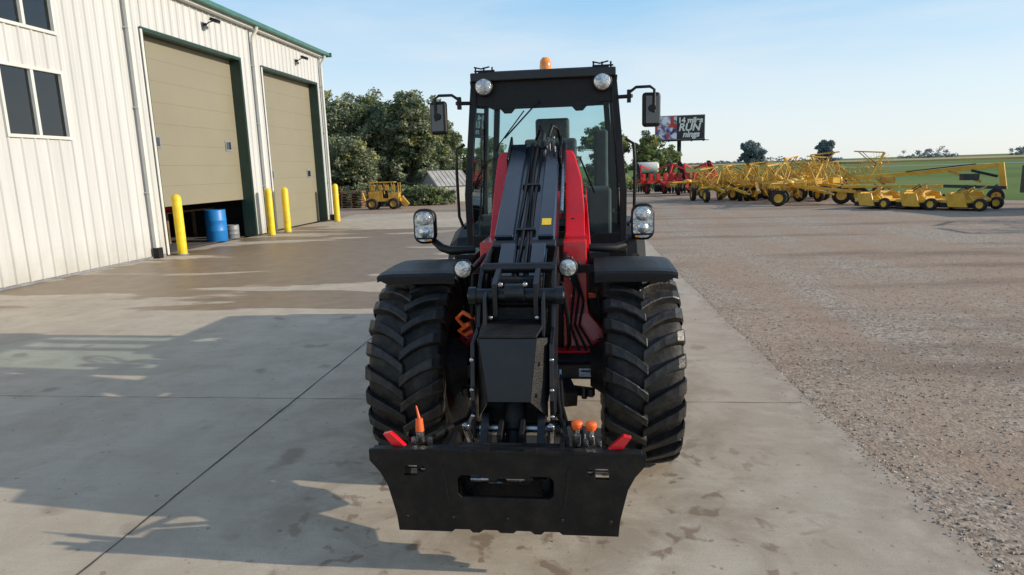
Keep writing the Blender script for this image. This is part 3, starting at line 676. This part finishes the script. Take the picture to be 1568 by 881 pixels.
# cab
CO=(.038,0,-.045)
mb=MB()
YF=5.62;YR=7.05
def pil(p,q,w=.055,h=.07): mb.beam(p,q,w,h,'plastic',(0,1,0))
for s_ in(-1,1):
    pil((s_*.655,YF,1.22),(s_*.66,YF,1.75));pil((s_*.66,YF,1.73),(s_*.585,YF+.06,2.62))
    pil((s_*.66,6.45,1.3),(s_*.60,6.45,2.62),.05);pil((s_*.64,YR,1.45),(s_*.56,YR-.05,2.62))
    mb.beam((s_*.66,YF,1.24),(s_*.66,6.5,1.24),.05,.1,'plastic');mb.beam((s_*.64,6.4,1.45),(s_*.64,YR,1.45),.05,.1,'plastic')
    mb.beam((s_*.585,YF+.05,2.60),(s_*.57,YR-.05,2.60),.05,.07,'plastic')
    mb.tube([(s_*.72,YF+.02,1.45),(s_*.75,YF+.0,1.55),(s_*.755,YF+.0,1.95),(s_*.745,YF,2.12),(s_*.68,YF+.02,2.16)],.014,'plastic',8)
    mb.tube([(s_*.70,YF+.02,1.45),(s_*.72,YF,1.45)],.014,'plastic')
mb.beam((-.64,YR,1.45),(.64,YR,1.45),.06,.12,'plastic');mb.beam((-.58,YR-.05,2.60),(.58,YR-.05,2.60),.06,.08,'plastic')
mb.beam((-.64,YF,1.30),(.64,YF,1.30),.05,.16,'plastic')
mb.prism([(-.69,YF-.02,.75),(-.69,YF-.02,1.23),(-.40,YF-.02,1.40),(.40,YF-.02,1.40),(.69,YF-.02,1.23),(.69,YF-.02,.75)],(0,.06,0),'plastic')
mb.b2((-.68,YF+.05,.70),(.68,YR,1.18),'plastic')
mb.prism([(-.60,YF+.035,2.47),(-.615,YF+.03,2.68),(.615,YF+.03,2.68),(.60,YF+.035,2.47)],(0,.02,0),'plastic')
mb.prism([(-.42,YF+.03,2.44),(-.50,YF+.03,2.475),(.50,YF+.03,2.475),(.42,YF+.03,2.44)],(0,.02,0),'plastic')
for x in(-.30,.30): mb.prism([(x-.07,YF+.03,2.45),(x+.07,YF+.03,2.45),(x+.03,YF+.03,2.405),(x-.03,YF+.03,2.405)],(0,.02,0),'plastic')
mb.ob('cab_frame',T,.008,loc=CO)
mb=MB()
mb.b2((-.60,YF-.04,2.665),(.60,YR+.05,2.735),'black');mb.b2((-.55,YF+.05,2.735),(.55,YR-.05,2.755),'black')
mb.b2((-.55,YF+.1,2.60),(.55,YR-.1,2.66),'liner');mb.ob('cab_roof',T,.03,3,loc=CO)
mb=MB()
mb.add([(-.63,YF+.012,1.38),(.63,YF+.012,1.38),(.57,YF+.055,2.48),(-.57,YF+.055,2.48)],[(0,1,2,3)],'glass')
mb.add([(-.61,YR-.01,1.5),(.61,YR-.01,1.5),(.55,YR-.05,2.57),(-.55,YR-.05,2.57)],[(0,1,2,3)],'glass')
for s_ in(-1,1):
    mb.add([(s_*.66,YF+.04,1.28),(s_*.66,6.42,1.28),(s_*.595,6.42,2.58),(s_*.595,YF+.08,2.58)],[(0,1,2,3)],'glass')
    mb.add([(s_*.65,6.48,1.5),(s_*.64,YR-.05,1.5),(s_*.57,YR-.07,2.58),(s_*.595,6.48,2.58)],[(0,1,2,3)],'glass')
mb.ob('cab_glass',T,loc=CO)
mb=MB()
for c,s3,m in(((0,6.50,1.45),(.54,.48,.14),'greyfab'),((0,6.75,1.86),(.52,.13,.74),'greyfab'),((.02,6.78,2.30),(.34,.10,.26),'greyfab'),((.34,6.5,1.6),(.09,.4,.08),'greyfab'),((-.34,6.5,1.6),(.09,.4,.08),'greyfab'),((0,6.5,1.28),(.4,.4,.2),'plastic'),((.47,6.45,1.45),(.22,.7,.6),'liner'),((.50,6.75,2.0),(.14,.12,.6),'liner')):
    mb.box(c,s3,m)
mb.beam((0,5.85,1.2),(0,6.05,1.68),.12,.14,'plastic');mb.b2((-.16,5.80,1.62),(.12,5.92,1.82),'plastic')
mb.b2((-.60,5.70,1.18),(-.38,5.82,1.55),'liner')
mb.ob('cab_interior',T,.03,3,loc=CO)
mb=MB()
c_=V((0,6.02,1.80));n_=V((0,-.5,.87))
u_=V((1,0,0));v_=n_.cross(u_)
mb.tube([c_+(u_*math.cos(t)+v_*math.sin(t))*.20 for t in np.linspace(0,2*math.pi,25)],.015,'plastic',8)
for t in(0,2.1,4.2): mb.tube([c_,c_+(u_*math.cos(t)+v_*math.sin(t))*.20],.01,'plastic',6)
mb.tube([(-.02,YF+.02,2.50),(-.09,YF+.0,2.44),(-.33,YF+.0,2.20)],.007,'plastic',6);mb.tube([(-.16,YF,2.42),(-.42,YF,2.10)],.006,'plastic',6)
mb.tube([(.30,YF+.02,2.02),(.42,YF+.01,1.72)],.008,'plastic',6)
mb.tube([(-.63,YF-.03,1.75),(-.5,YF-.04,2.0),(-.38,YF-.04,2.05),(-.36,YF-.03,1.6)],.008,'plastic',6)
mb.tube([(-.56,YF-.04,1.5),(-.53,YF-.04,1.95),(-.52,YF-.04,2.35)],.008,'plastic',6)
mb.ob('wiper_and_wheel',T,loc=CO)
mb=MB()
for s_ in(-1,1):
    x=s_*.49;mb.lathe((x,YF+.0,2.625),(0,-1,0),[(-.06,.05),(-.02,.075),(.02,.080),(.035,.078),(.037,.070)],'plastic',24)
    mb.lathe((x,YF+.0,2.625),(0,-1,0),[(.034,.070),(.05,.045),(.055,0)],'lens',24)
    mb.beam((x-.08,YF+.02,2.755),(x+.09,YF+.02,2.755),.02,.012,'plastic')
    for q in(-.07,0,.07): mb.tube([(x+q,YF+.02,2.73),(x+q,YF+.02,2.785)],.008,'plastic',6)
    mb.tube([(x-.08,YF,2.785),(x-.02,YF,2.77),(x+.05,YF,2.785)],.006,'plastic',6)
    mb.tube([(s_*.60,YF+.03,2.50),(s_*.70,YF-.0,2.50),(s_*.73,YF-.02,2.50)],.016,'plastic',8);mb.box((s_*.705,YF-.01,2.50),(.03,.05,.10),'plastic')
    mb.tube([(s_*.71,YF-.02,2.53),(s_*.76,YF-.04,2.565),(s_*.87,YF-.05,2.565),(s_*.905,YF-.05,2.54),(s_*.905,YF-.05,2.36)],.012,'plastic',8)
mb.ob('roof_lamps_and_arms',T,loc=CO)
mb=MB()
for s_ in(-1,1): mb.box((s_*.885,YF-.01,2.385),(.150,.06,.275),'plastic',rot=(0,0,s_*.15))
mb.ob('mirrors',T,.028,4,loc=CO)
mb=MB()
for s_ in(-1,1):
    mb.box((s_*.885+s_*.006,YF-.043,2.385),(.105,.006,.215),'curtain',rot=(0,0,s_*.15));mb.cyl((s_*.89,YF-.04,2.395),(s_*.89,YF-.065,2.395),.028,'plastic')
mb.ob('mirror_backs',T,loc=CO)
mb=MB();mb.cyl((.0,6.1,2.75),(.0,6.1,2.785),.06,'plastic');mb.lathe((.0,6.1,2.785),(0,0,1),[(0,.052),(.05,.054),(.10,.048),(.125,.03),(.13,0)],'amber',20);mb.ob('beacon',T,loc=CO)
mb=MB();mb.b2((-.55,YR+.02,.75),(.55,8.25,1.42),'red');mb.b2((-.5,YR+.05,1.42),(.5,8.2,1.50),'plastic');mb.b2((-.60,8.2,.6),(.60,8.35,1.15),'black')
mb.b2((-.5,6.2,.5),(.5,8.2,.8),'cast');mb.cyl((-.6,6.75,.60),(.6,6.75,.60),.1,'cast')
mb.ob('rear_body',T,.03,3)

# ------------------------------------------------------------ trees
def leafobj(name,clusters,nleaf,size,mats,parent,sq=.8):
    C=np.array([c[:3] for c in clusters]);Rr=np.array([c[3] for c in clusters]);K=np.array([c[4] for c in clusters],dtype=int)
    n=len(C)*nleaf
    ci=np.repeat(np.arange(len(C)),nleaf)
    off=np.random.normal(size=(n,3));off/=np.linalg.norm(off,axis=1)[:,None];rad=np.random.rand(n)**.45
    pos=C[ci]+off*(rad*Rr[ci])[:,None]*np.array([1,1,sq])
    a=np.random.normal(size=(n,3));a[:,2]*=.6;a/=np.linalg.norm(a,axis=1)[:,None]
    b=np.random.normal(size=(n,3));b-=a*(a*b).sum(1)[:,None];b/=np.linalg.norm(b,axis=1)[:,None]
    s=size*(.6+.8*np.random.rand(n))[:,None]
    v=np.empty((n,4,3));v[:,0]=pos-a*s;v[:,1]=pos-b*s*.5;v[:,2]=pos+a*s;v[:,3]=pos+b*s*.5
    me=bpy.data.meshes.new(name);me.vertices.add(n*4);me.vertices.foreach_set('co',v.ravel());me.loops.add(n*4);me.loops.foreach_set('vertex_index',np.arange(n*4))
    me.polygons.add(n);me.polygons.foreach_set('loop_start',np.arange(0,n*4,4));me.polygons.foreach_set('loop_total',np.full(n,4))
    for m in mats: me.materials.append(M[m])
    me.polygons.foreach_set('material_index',K[ci].astype(np.int32));me.update()
    o=bpy.data.objects.new(name,me);COL.objects.link(o);o.parent=parent;return o
def tree(name,x,y,h,w,mats=('leaf','leafd','leafy'),ncl=90,nleaf=90,size=.11,lobes=7,trunk=.25,low=.12,pr=(.6,.28,.12)):
    E=empty(name,(x,y,0));mb=MB()
    lob=[]
    for i in range(lobes):
        a=2*math.pi*i/lobes+random.uniform(-.4,.4);rr=w*.5*random.uniform(.25,.60);zz=h*random.uniform(.35,.76)
        lob.append((rr*math.cos(a),rr*math.sin(a),zz,w*random.uniform(.20,.30)))
    lob.append((random.uniform(-.08,.08)*w,0,h*.80,w*.24));lob.append((0,0,h*.55,w*.32))
    mb.tube([(0,0,-.1),(.05,.03,h*.2),(-.05,.05,h*.45),(.0,0,h*.7)],[trunk,trunk*.75,trunk*.45,trunk*.15],'bark',10)
    for lx,ly,lz,lr in lob:
        z0=h*random.uniform(.15,.4);mb.tube([(0,0,z0),(lx*.4,ly*.4,z0+(lz-z0)*.55),(lx*.9,ly*.9,lz)],[trunk*.4,trunk*.25,trunk*.07],'bark',6)
        for q in range(3):
            dx=V((random.gauss(0,1),random.gauss(0,1),random.gauss(0,.6)))*lr*.6;mb.tube([(lx*.6,ly*.6,lz*.8),(lx+dx.x,ly+dx.y,lz+dx.z)],[trunk*.12,trunk*.03],'bark',5)
    mb.ob('trunk_and_limbs',E)
    cl=[]
    for i in range(ncl):
        lx,ly,lz,lr=random.choice(lob);dv=V((random.gauss(0,1),random.gauss(0,1),random.gauss(0,.85))).normalized()*lr*random.uniform(.35,1.12)
        z=max(lz+dv.z,h*low)
        r=random.random();k=0 if r<pr[0] else (1 if r<pr[0]+pr[1] else 2)
        cl.append((lx+dv.x,ly+dv.y,min(z,h*.96),w*random.uniform(.07,.12),k))
    for i in range(int(ncl*.3)):
        a=random.uniform(0,6.28);r=w*.5*random.uniform(.3,.85);cl.append((r*math.cos(a),r*math.sin(a),h*random.uniform(low,.4),w*random.uniform(.06,.1),1 if random.random()<.5 else 0))
    leafobj('foliage',cl,nleaf,size,list(mats),E)
    return E
tree('cottonwood_tree',-16.4,43,7.3,5.6,ncl=240,nleaf=110,size=.12)
tree('cottonwood_tree',-14.0,44.0,7.7,5.4,ncl=250,nleaf=110,size=.12)
tree('cottonwood_tree',-11.6,42.8,7.4,4.8,ncl=230,nleaf=110,size=.12)
tree('cottonwood_tree',-19.2,46,7.2,5.5,ncl=150,nleaf=100,size=.12)
tree('willow_tree',-10.0,46,5.6,3.6,mats=('leaf','leafd','leaf2'),ncl=130,nleaf=100,size=.10,pr=(.6,.25,.15))
tree('willow_tree',-14.6,40.5,4.8,4.8,ncl=150,nleaf=100,size=.10,low=.03)
tree('ash_tree',-9.9,66,5.8,4.2,mats=('leafy','leaf2','leafy'),ncl=90,nleaf=90,size=.12)
tree('ash_tree',-13.5,68,6.5,4.5,mats=('leaf2','leaf2','leafy'),ncl=90,nleaf=90,size=.12)
tree('ash_tree',2.0,62,6.2,4.6,mats=('leaf2','leafd','leafy'),ncl=150,nleaf=90,size=.13,low=.05)
tree('ash_tree',5.6,60,4.9,3.8,mats=('leaf2','leafd','leafy'),ncl=120,nleaf=90,size=.12,low=.03)
tree('ash_tree',-2.5,66,4.0,5.0,mats=('leaf','leafd','leafy'),ncl=110,nleaf=90,size=.13,low=.05)
tree('ash_tree',7.6,66,3.6,4.2,mats=('leaf2','leafd','leafy'),ncl=100,nleaf=90,size=.11,low=.03)
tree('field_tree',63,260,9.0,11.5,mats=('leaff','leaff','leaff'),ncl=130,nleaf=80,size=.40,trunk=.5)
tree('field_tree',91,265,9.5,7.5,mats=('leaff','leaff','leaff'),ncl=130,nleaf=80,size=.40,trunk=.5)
def shrubs(name,x0,x1,y,h,n,mats,size=.08,depth=1.5):
    E=empty(name);mb=MB();cl=[]
    for i in range(n):
        x=random.uniform(x0,x1);hh=h*(.6+.5*random.random());z=random.uniform(.1,hh);cl.append((x,y+random.uniform(-depth,depth),z,random.uniform(.2,.4)*max(h,1)/1.3,random.randrange(len(mats))))
        if i%6==0: mb.tube([(x,y,-.05),(x+.1,y,hh*.7)],[.03,.01],'bark',5)
    mb.ob('stems',E);leafobj('foliage',cl,70,size,mats,E,.8)
shrubs('shrubbery',-11.0,-7.6,37.8,1.0,150,['leafd','leaf2','leaf'],depth=.8)
shrubs('shrubbery',-20,-12.5,39.3,1.2,120,['leafd','leaf'])
shrubs('shrubbery',-7.3,2.0,47,1.3,150,['leafd','leaf2'])
shrubs('shrubbery',2,11,50,1.0,120,['leafd','leaf2','leafy'])
def treeline(name,x0,x1,y,h,n,depth=20):
    E=empty(name);cl=[]
    for i in range(n):
        t=random.random();x=x0+(x1-x0)*t;hh=h*(.45+.35*math.sin(t*23)+.3*math.sin(t*57+1));hh=max(hh,h*.2)
        cl.append((x,y+random.uniform(-depth,depth),random.uniform(0,hh),h*random.uniform(.2,.4),0))
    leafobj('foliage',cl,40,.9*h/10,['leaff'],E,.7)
treeline('distant_tree_line',345,640,560,9,700)
treeline('distant_tree_line',-400,330,900,6,900)
treeline('distant_tree_line',238,262,520,7,60)
treeline('distant_tree_line',480,900,800,9,600)

M['crop']=pm('ripe_crop',(.42,.32,.13),(.28,.24,.10),.05,.9,bump=.5,bscale=2)
M['asph']=pm('road_asphalt',(.30,.30,.31),(.24,.24,.25),.1,.8)
mb=MB();mb.b2((95,240,-.05),(900,320,.6),'crop');mb.b2((20,330,-.05),(900,520,.4),'crop');mb.ob('crop_field')
mb=MB();mb.add([(50,140,-.02),(900,190,-.02),(900,200,-.02),(50,147,-.02)],[(0,1,2,3)],'asph');mb.ob('road')

# ------------------------------------------------------------ billboard
BB=empty('billboard')
mb=MB();by=95
M['bbd']=pm('billboard_dark',(.02,.018,.02),(.03,.025,.03),1.5,.6)
def bbpic():
    m,nt,b=new_mat('billboard_picture');tc=N(nt,'ShaderNodeTexCoord').outputs['Object']
    c=ramp(nt,noise(nt,tc,1.1,2,.5,1.2),.40,.62,(.03,.05,.22,1),(.80,.76,.80,1));r=noise(nt,tc,.9,1);c=mixc(nt,ramp(nt,r,.58,.62),c,(.55,.05,.03))
    nt.links.new(c,b.inputs[0]);b.inputs['Roughness'].default_value=.6;return m
M['bbp']=bbpic();M['bbw']=pm('billboard_white',(.8,.78,.75),(.7,.68,.66),2,.6)
mb.b2((9.75,by,5.15),(16.5,by+.25,8.45),'grey');mb.b2((9.85,by-.03,5.25),(12.7,by-.003,8.35),'bbp');mb.b2((12.7,by-.03,5.25),(16.4,by-.003,8.35),'bbd')
mb.cyl((13.1,by+.4,-.05),(13.1,by+.4,5.2),.28,'dark');mb.b2((9.4,by-.9,4.95),(16.9,by-.02,5.03),'dark');mb.beam((9.6,by+.4,5.1),(16.6,by+.4,5.1),.3,.25,'dark')
for x in(10,11.6,13.1,14.7,16.3): mb.beam((x,by-.9,4.95),(x,by+.3,4.9),.08,.08,'dark')
mb.ob('panel',BB)
for t,x,z,s,sh in(('14 miles',12.85,7.42,1.0,0),('RUN',12.9,6.35,1.4,.2),('nings',13.5,5.5,1.1,.2)):
    c=bpy.data.curves.new('lettering','FONT');c.body=t;c.size=s;c.extrude=.01;c.offset=.045;c.shear=sh
    o=bpy.data.objects.new('lettering',c);COL.objects.link(o);o.parent=BB;o.location=(x,by-.06,z);o.rotation_euler=(math.pi/2,0,0);c.materials.append(M['bbw'])

# ------------------------------------------------------------ farm implements
def wheel(mb,x,y,z,r,w,ax=(1,0,0),rim='yellow'):
    a=V(ax).normalized()
    mb.lathe((x,y,z),a,[(-w/2,r*.55),(-w/2,r*.85),(-w*.35,r),(w*.35,r),(w/2,r*.85),(w/2,r*.55)],'rubber',20)
    mb.lathe((x,y,z),a,[(-w*.4,r*.55),(-w*.2,r*.15),(-w*.3,0)],rim,14);mb.lathe((x,y,z),a,[(w*.4,r*.55),(w*.2,r*.15),(w*.3,0)],rim,14)
def hay_rake(x,y,rz,span=3.2,tilt=.5,hh=1.1,mat='yellow'):
    E=empty('hay_rake',(x,y,-.03),rz);mb=MB()
    mb.beam((-span/2,0,.75),(span/2,0,.75),.10,.10,mat);mb.beam((0,0,.75),(0,-2.2,.5),.10,.10,mat);mb.beam((0,-2.2,.5),(0,-2.6,.45),.06,.06,mat)
    mb.beam((-span*.2,0,.8),(-span*.1,.1,1.5),.06,.06,'oldyellow');mb.beam((span*.2,0,.8),(-span*.1,.1,1.5),.06,.06,'oldyellow');mb.cyl((0,-.3,.9),(0,-1.0,.75),.05,'dark')
    for s_ in(-1,1):
        mb.beam((s_*span*.30,0,.8),(s_*span*.5,.2,.8+hh),.08,.08,mat);mb.beam((s_*span*.5,.2,.8+hh),(s_*span*.1,.5,.9+hh),.06,.06,mat)
        mb.beam((s_*span*.4,.1,.8+hh*.5),(s_*span*.15,.4,.9+hh),.04,.04,'oldyellow');mb.tube([(s_*span*.3,0,.85),(s_*span*.4,.2,1.2+hh*.3),(s_*span*.2,.4,.9+hh)],.015,'dark',5)
        wheel(mb,s_*span*.4,-.1,.33,.33,.2)
        mb.beam((s_*span*.4,-.1,.33),(s_*span*.4,0,.75),.06,.08,mat)
        for k in range(3):
            c=V((s_*span*(.12+.17*k),.45,.55+.5*hh*(1+.3*k)));R=.58
            n_=V((math.sin(tilt)*s_,math.cos(tilt),.2)).normalized();u=n_.orthogonal().normalized();v=n_.cross(u)
            mb.tube([c+(u*math.cos(t)+v*math.sin(t))*R*.62 for t in np.linspace(0,6.283,19)],.016,mat,5,False)
            for q in range(24):
                t=q*6.283/24;p=(u*math.cos(t)+v*math.sin(t));p2=(u*math.cos(t+.2)+v*math.sin(t+.2));mb.tube([c+p*.1,c+p*R*.6,c+p2*R],.007,'oldyellow' if q%2 else mat,4,False)
            mb.cyl(c-n_*.08,c+n_*.08,.07,mat);mb.beam(c,(c.x,0,.8),.045,.045,mat)
    mb.ob('frame',E);return E
def rotary_rake(x,y,rz,up=True):
    E=empty('rotary_rake',(x,y,-.03),rz);mb=MB()
    mb.beam((0,-2.4,.55),(0,.6,.9),.12,.12,'yellow')
    for s_ in(-1,1):
        wheel(mb,s_*.7,.5,.34,.34,.22);mb.beam((s_*.7,.5,.34),(0,.5,.8),.08,.08,'yellow')
        c=V((s_*1.1,.1,1.0));n_=V((s_*.75,0,.65)).normalized() if up else V((0,0,1));u=n_.orthogonal().normalized();v=n_.cross(u)
        mb.lathe(c,n_,[(-.1,.10),(-.08,.22),(.06,.22),(.1,.14),(.14,0)],'yellow',16);mb.beam((0,.2,.85),c,.09,.09,'yellow')
        for q in range(11):
            t=q*.5712;p=u*math.cos(t)+v*math.sin(t);mb.tube([c+p*.2,c+p*1.0],.015,'yellow',6)
            for e in(.65,.74,.83,.92,1.0): mb.tube([c+p*e,c+p*e-n_*.28+v*.03],.006,'oldyellow',4)
            mb.beam(c+p*.6,c+p*1.0,.045,.025,'yellow')
        mb.box((s_*.5,-.3,.95),(.40,.35,.25),'yellow')
    mb.tube([(-.4,-1,.8),(-.5,-.6,1.7),(.5,-.5,1.8),(.4,-.9,.8)],.018,'yellow',6)
    mb.ob('frame',E);return E
def mower_unit(x,y,rz):
    E=empty('rotary_mower',(x,y,-.03),rz);mb=MB()
    P=[(-.75,-.4),(-.5,-.65),(.5,-.65),(.75,-.4),(.75,.4),(.5,.6),(-.5,.6),(-.75,.4)]
    mb.prism([(a,b,.27) for a,b in P],(0,0,.09),'yellow');mb.prism([(a*.6,b*.6,.36) for a,b in P],(0,0,.10),'yellow')
    mb.prism([(a*1.01,b*1.01,.10) for a,b in P],(0,0,.16),'dark')
    mb.beam((-.9,.1,.6),(.9,.1,.6),.08,.08,'yellow');mb.lathe((0,0,.46),(0,0,1),[(0,.18),(.12,.16),(.25,.1),(.26,0)],'oldyellow',14)
    for s_ in(-1,1):
        mb.beam((s_*.5,.1,.5),(s_*.5,-.5,.80),.05,.05,'yellow');mb.beam((s_*.5,-.5,.80),(s_*.2,-.1,.5),.04,.04,'yellow')
        wheel(mb,s_*.68,-.78,.22,.22,.14);mb.beam((s_*.68,-.78,.22),(s_*.55,-.35,.5),.05,.07,'yellow')
        mb.prism([(s_*.76,-.45,.13),(s_*.82,-.45,.13),(s_*.80,-.3,.60),(s_*.77,-.3,.60)],(0,.6,0),'yellow')
        mb.tube([(s_*.3,.1,.65),(s_*.35,-.2,.85),(0,-.1,.7)],.018,'plastic',5)
    for k in range(14): mb.tube([(-.7+k*.108,-.66,.28),(-.7+k*.108,-.70,.03)],.012,'dark',4)
    mb.ob('deck',E,.01,1);return E
hay_rake(6.9,33.5,.2,2.6,.4,.8);rotary_rake(8.2,33.0,-.2);hay_rake(9.6,31.5,.3,2.8,.9,.9);rotary_rake(10.8,32.0,.4);hay_rake(12.6,33.8,-.3,3.2,.3,1.35)
rotary_rake(7.2,36.5,.6);hay_rake(10.0,35.5,-.1,3.0,.6,1.0);rotary_rake(8.9,29.6,1.2,False);hay_rake(11.6,36,.5,3.0,1.0,1.2)
rotary_rake(9.2,34.2,.9);rotary_rake(11.9,34.6,-.6);rotary_rake(6.3,34.6,.1,False);hay_rake(8.2,35.2,.7,2.6,.2,.9)
for i,(x,y) in enumerate(((11.25,26.9),(12.35,26.0),(13.4,25.1),(13.0,27.6))): mower_unit(x,y,.55+i*.08)
hay_rake(15.8,18.6,1.2,3.6,.3,1.2)  # out-of-view rake added to throw shadow streaks across the gravel
E=empty('folding_toolbar',(0,0,-.03));mb=MB()
mb.beam((11.6,30.0,1.10),(13.9,29.0,1.25),.16,.16,'yellow');mb.beam((13.9,29.0,1.25),(16.2,28.0,1.50),.16,.18,'yellow');mb.beam((16.2,28.0,1.58),(16.35,27.9,.55),.28,.20,'yellow')
mb.beam((10.8,29.4,.75),(14.2,28.1,.72),.12,.12,'yellow');mb.beam((14.2,28.1,.72),(16.2,27.5,.62),.12,.12,'dgrey');mb.beam((14.6,28.6,1.3),(15.6,28.1,.85),.1,.1,'oldyellow');mb.beam((12.2,29.6,1.1),(12.6,29.0,.6),.08,.08,'oldyellow')
for x,y in((10.9,29.6),(11.5,29.3)): wheel(mb,x,y,.38,.38,.25,(.35,.9,0));mb.beam((x,y,.38),(x,y,.8),.08,.1,'yellow')
for x,y in((15.0,28.0),(15.9,27.6)): wheel(mb,x,y,.30,.30,.2,(.35,.9,0));mb.beam((x,y,.3),(x,y,.75),.08,.1,'dgrey')
mb.tube([(13.2,29.1,1.30),(14.2,28.7,1.42),(15.4,28.2,1.55)],.025,'plastic',6);mb.cyl((15.3,28.3,1.3),(16.1,27.95,1.05),.05,'dark')
mb.box((15.2,28.2,1.05),(.6,.3,.25),'dgrey');mb.box((12.6,29.3,1.0),(.5,.3,.3),'oldyellow')
mb.ob('frame',E,.02)
def disc_harrow(x,y,rz):
    E=empty('disc_harrow',(x,y,-.03),rz);mb=MB()
    for yy in(-.6,.6): mb.beam((-1.3,yy,.8),(1.3,yy,.8),.12,.12,'impred')
    for xx in(-.9,0,.9): mb.beam((xx,-.9,.85),(xx,.9,.85),.1,.1,'impred')
    mb.beam((0,-.6,.8),(0,-2.2,.5),.12,.12,'impred')
    for s_ in(-1,1):
        mb.beam((s_*1.2,-.5,.9),(s_*1.0,.2,1.9),.10,.12,'impred');mb.beam((s_*1.0,.2,1.9),(s_*.3,.4,1.6),.1,.1,'impred');wheel(mb,s_*.6,.0,.38,.38,.22,rim='impred')
        for k in range(6): mb.lathe((s_*(.25+.18*k),.6,.35),(1,.2*s_,0),[(-.02,.03),(0,.26),(.01,.26),(.02,.03)],'dark',14);mb.lathe((s_*1.1,.0+.1*k,1.1+.15*k),(1,.2,.3),[(-.02,.03),(0,.24),(.01,.24),(.02,.03)],'dark',14)
        mb.beam((s_*.7,.6,.35),(s_*.7,.6,.8),.06,.06,'impred')
    for k in range(5): mb.beam((-1+.5*k,-.3,.9),(-1+.5*k,-.3,1.35),.2,.25,'impred')
    mb.ob('frame',E);return E
disc_harrow(4.6,44,.3);disc_harrow(6.3,41.5,-.2);disc_harrow(7.4,44.5,.4)
E=empty('dump_trailer',(16.35,23.4,-.03),.1);mb=MB()
mb.b2((-.95,-1.5,.55),(.95,1.8,.65),'dgrey');mb.b2((-.95,-1.5,.65),(-.88,1.8,1.5),'dgrey');mb.b2((.88,-1.5,.65),(.95,1.8,1.5),'dgrey');mb.b2((-.87,-1.5,.65),(.87,-1.43,1.5),'dgrey');mb.b2((-.87,1.73,.65),(.87,1.8,1.5),'dgrey')
for yy in(-1.2,-.4,.4,1.2): mb.b2((-1.0,yy-.04,.6),(-.953,yy+.04,1.5),'dark')
mb.beam((0,-1.5,.55),(0,-3,.5),.1,.1,'dark')
for s_ in(-1,1):
    for yy in(-.2,.6): wheel(mb,s_*1.05,yy,.36,.36,.2,rim='dgrey')
mb.ob('body',E,.01)
E=empty('trencher',(-10.7,34.6,-.03),.1);mb=MB()
mb.b2((-.95,-.4,.42),(.85,.4,.58),'oldyellow');mb.b2((-.85,-.35,.58),(-.1,.35,.95),'oldyellow');mb.b2((.2,-.35,.58),(.75,.35,.85),'oldyellow')
for x in(-.75,-.35,0,.4,.75):
    for yy in(-.33,.33): mb.beam((x,yy,.8),(x,yy,1.4),.05,.05,'oldyellow')
for x in(-.6,-.2,.15,.5): mb.b2((x-.1,-.37,1.0),(x+.1,-.33,1.3),'oldyellow')
mb.b2((-.05,-.3,.6),(.15,.3,1.0),'dark')
mb.b2((-.8,-.38,1.4),(.55,.38,1.45),'oldyellow')
for x in(-.65,.5): wheel(mb,x,-.5,.30,.30,.22,(0,1,0),'oldyellow');wheel(mb,x,.5,.30,.30,.22,(0,1,0),'oldyellow')
mb.beam((.8,0,.6),(1.15,0,.15),.25,.3,'oldyellow');mb.beam((-.95,-.3,.3),(-1.15,-.3,.9),.5,.06,'oldyellow');mb.ob('body',E,.01)
def pallets(x,y,n,rz):
    E=empty('pallet_stack',(x,y,-.03),rz);mb=MB()
    for k in range(n):
        z=k*.14;j=random.uniform(-.04,.04)
        for q in range(7): mb.b2((-.6+j,-.5+q*.155,z+.11),(.6+j,-.5+q*.155+.1,z+.13),'wood')
        for q in(-.55,0,.55): mb.b2((q-.03+j,-.5,z+.02),(q+.03+j,.53,z+.11),'wood')
    mb.ob('pallets',E)
pallets(-13.2,36.5,7,.1);pallets(-14.6,36.8,8,.3);pallets(-12.0,37.6,6,-.1);pallets(-16,37.2,9,0)
E=empty('small_shed',(-8.9,41.5,-.05),.75);mb=MB()
mb.b2((-1.15,-1.1,0),(1.15,1.1,1.1),'shedwall')
mb.add([(-1.3,-1.25,1.02),(1.3,-1.25,1.02),(1.3,0,1.98),(-1.3,0,1.98),(-1.3,1.25,1.02),(1.3,1.25,1.02)],[(0,1,2,3),(3,2,5,4)],'shedroof')
for s_ in(-1.149,1.10): mb.prism([(s_,-1.1,1.1),(s_,1.1,1.1),(s_,0,1.93)],(.05,0,0),'shedwall')
for k in range(9): mb.beam((-1.24+k*.31,-1.25,1.04),(-1.24+k*.31,0,2.0),.03,.02,'shedroof')
mb.b2((-.4,-1.13,0),(.3,-1.105,.95),'grey');mb.ob('shed',E)
E=empty('white_tank',(5.2,57,-.05));mb=MB();mb.lathe((-1,0,1.7),(1,0,0),[(0,0),(.05,.35),(.2,.45),(1.8,.45),(1.95,.35),(2,0)],'trim',20)
for x in(-.6,.6): mb.b2((x-.08,-.35,0),(x+.08,.35,1.35),'grey')
mb.ob('tank',E)
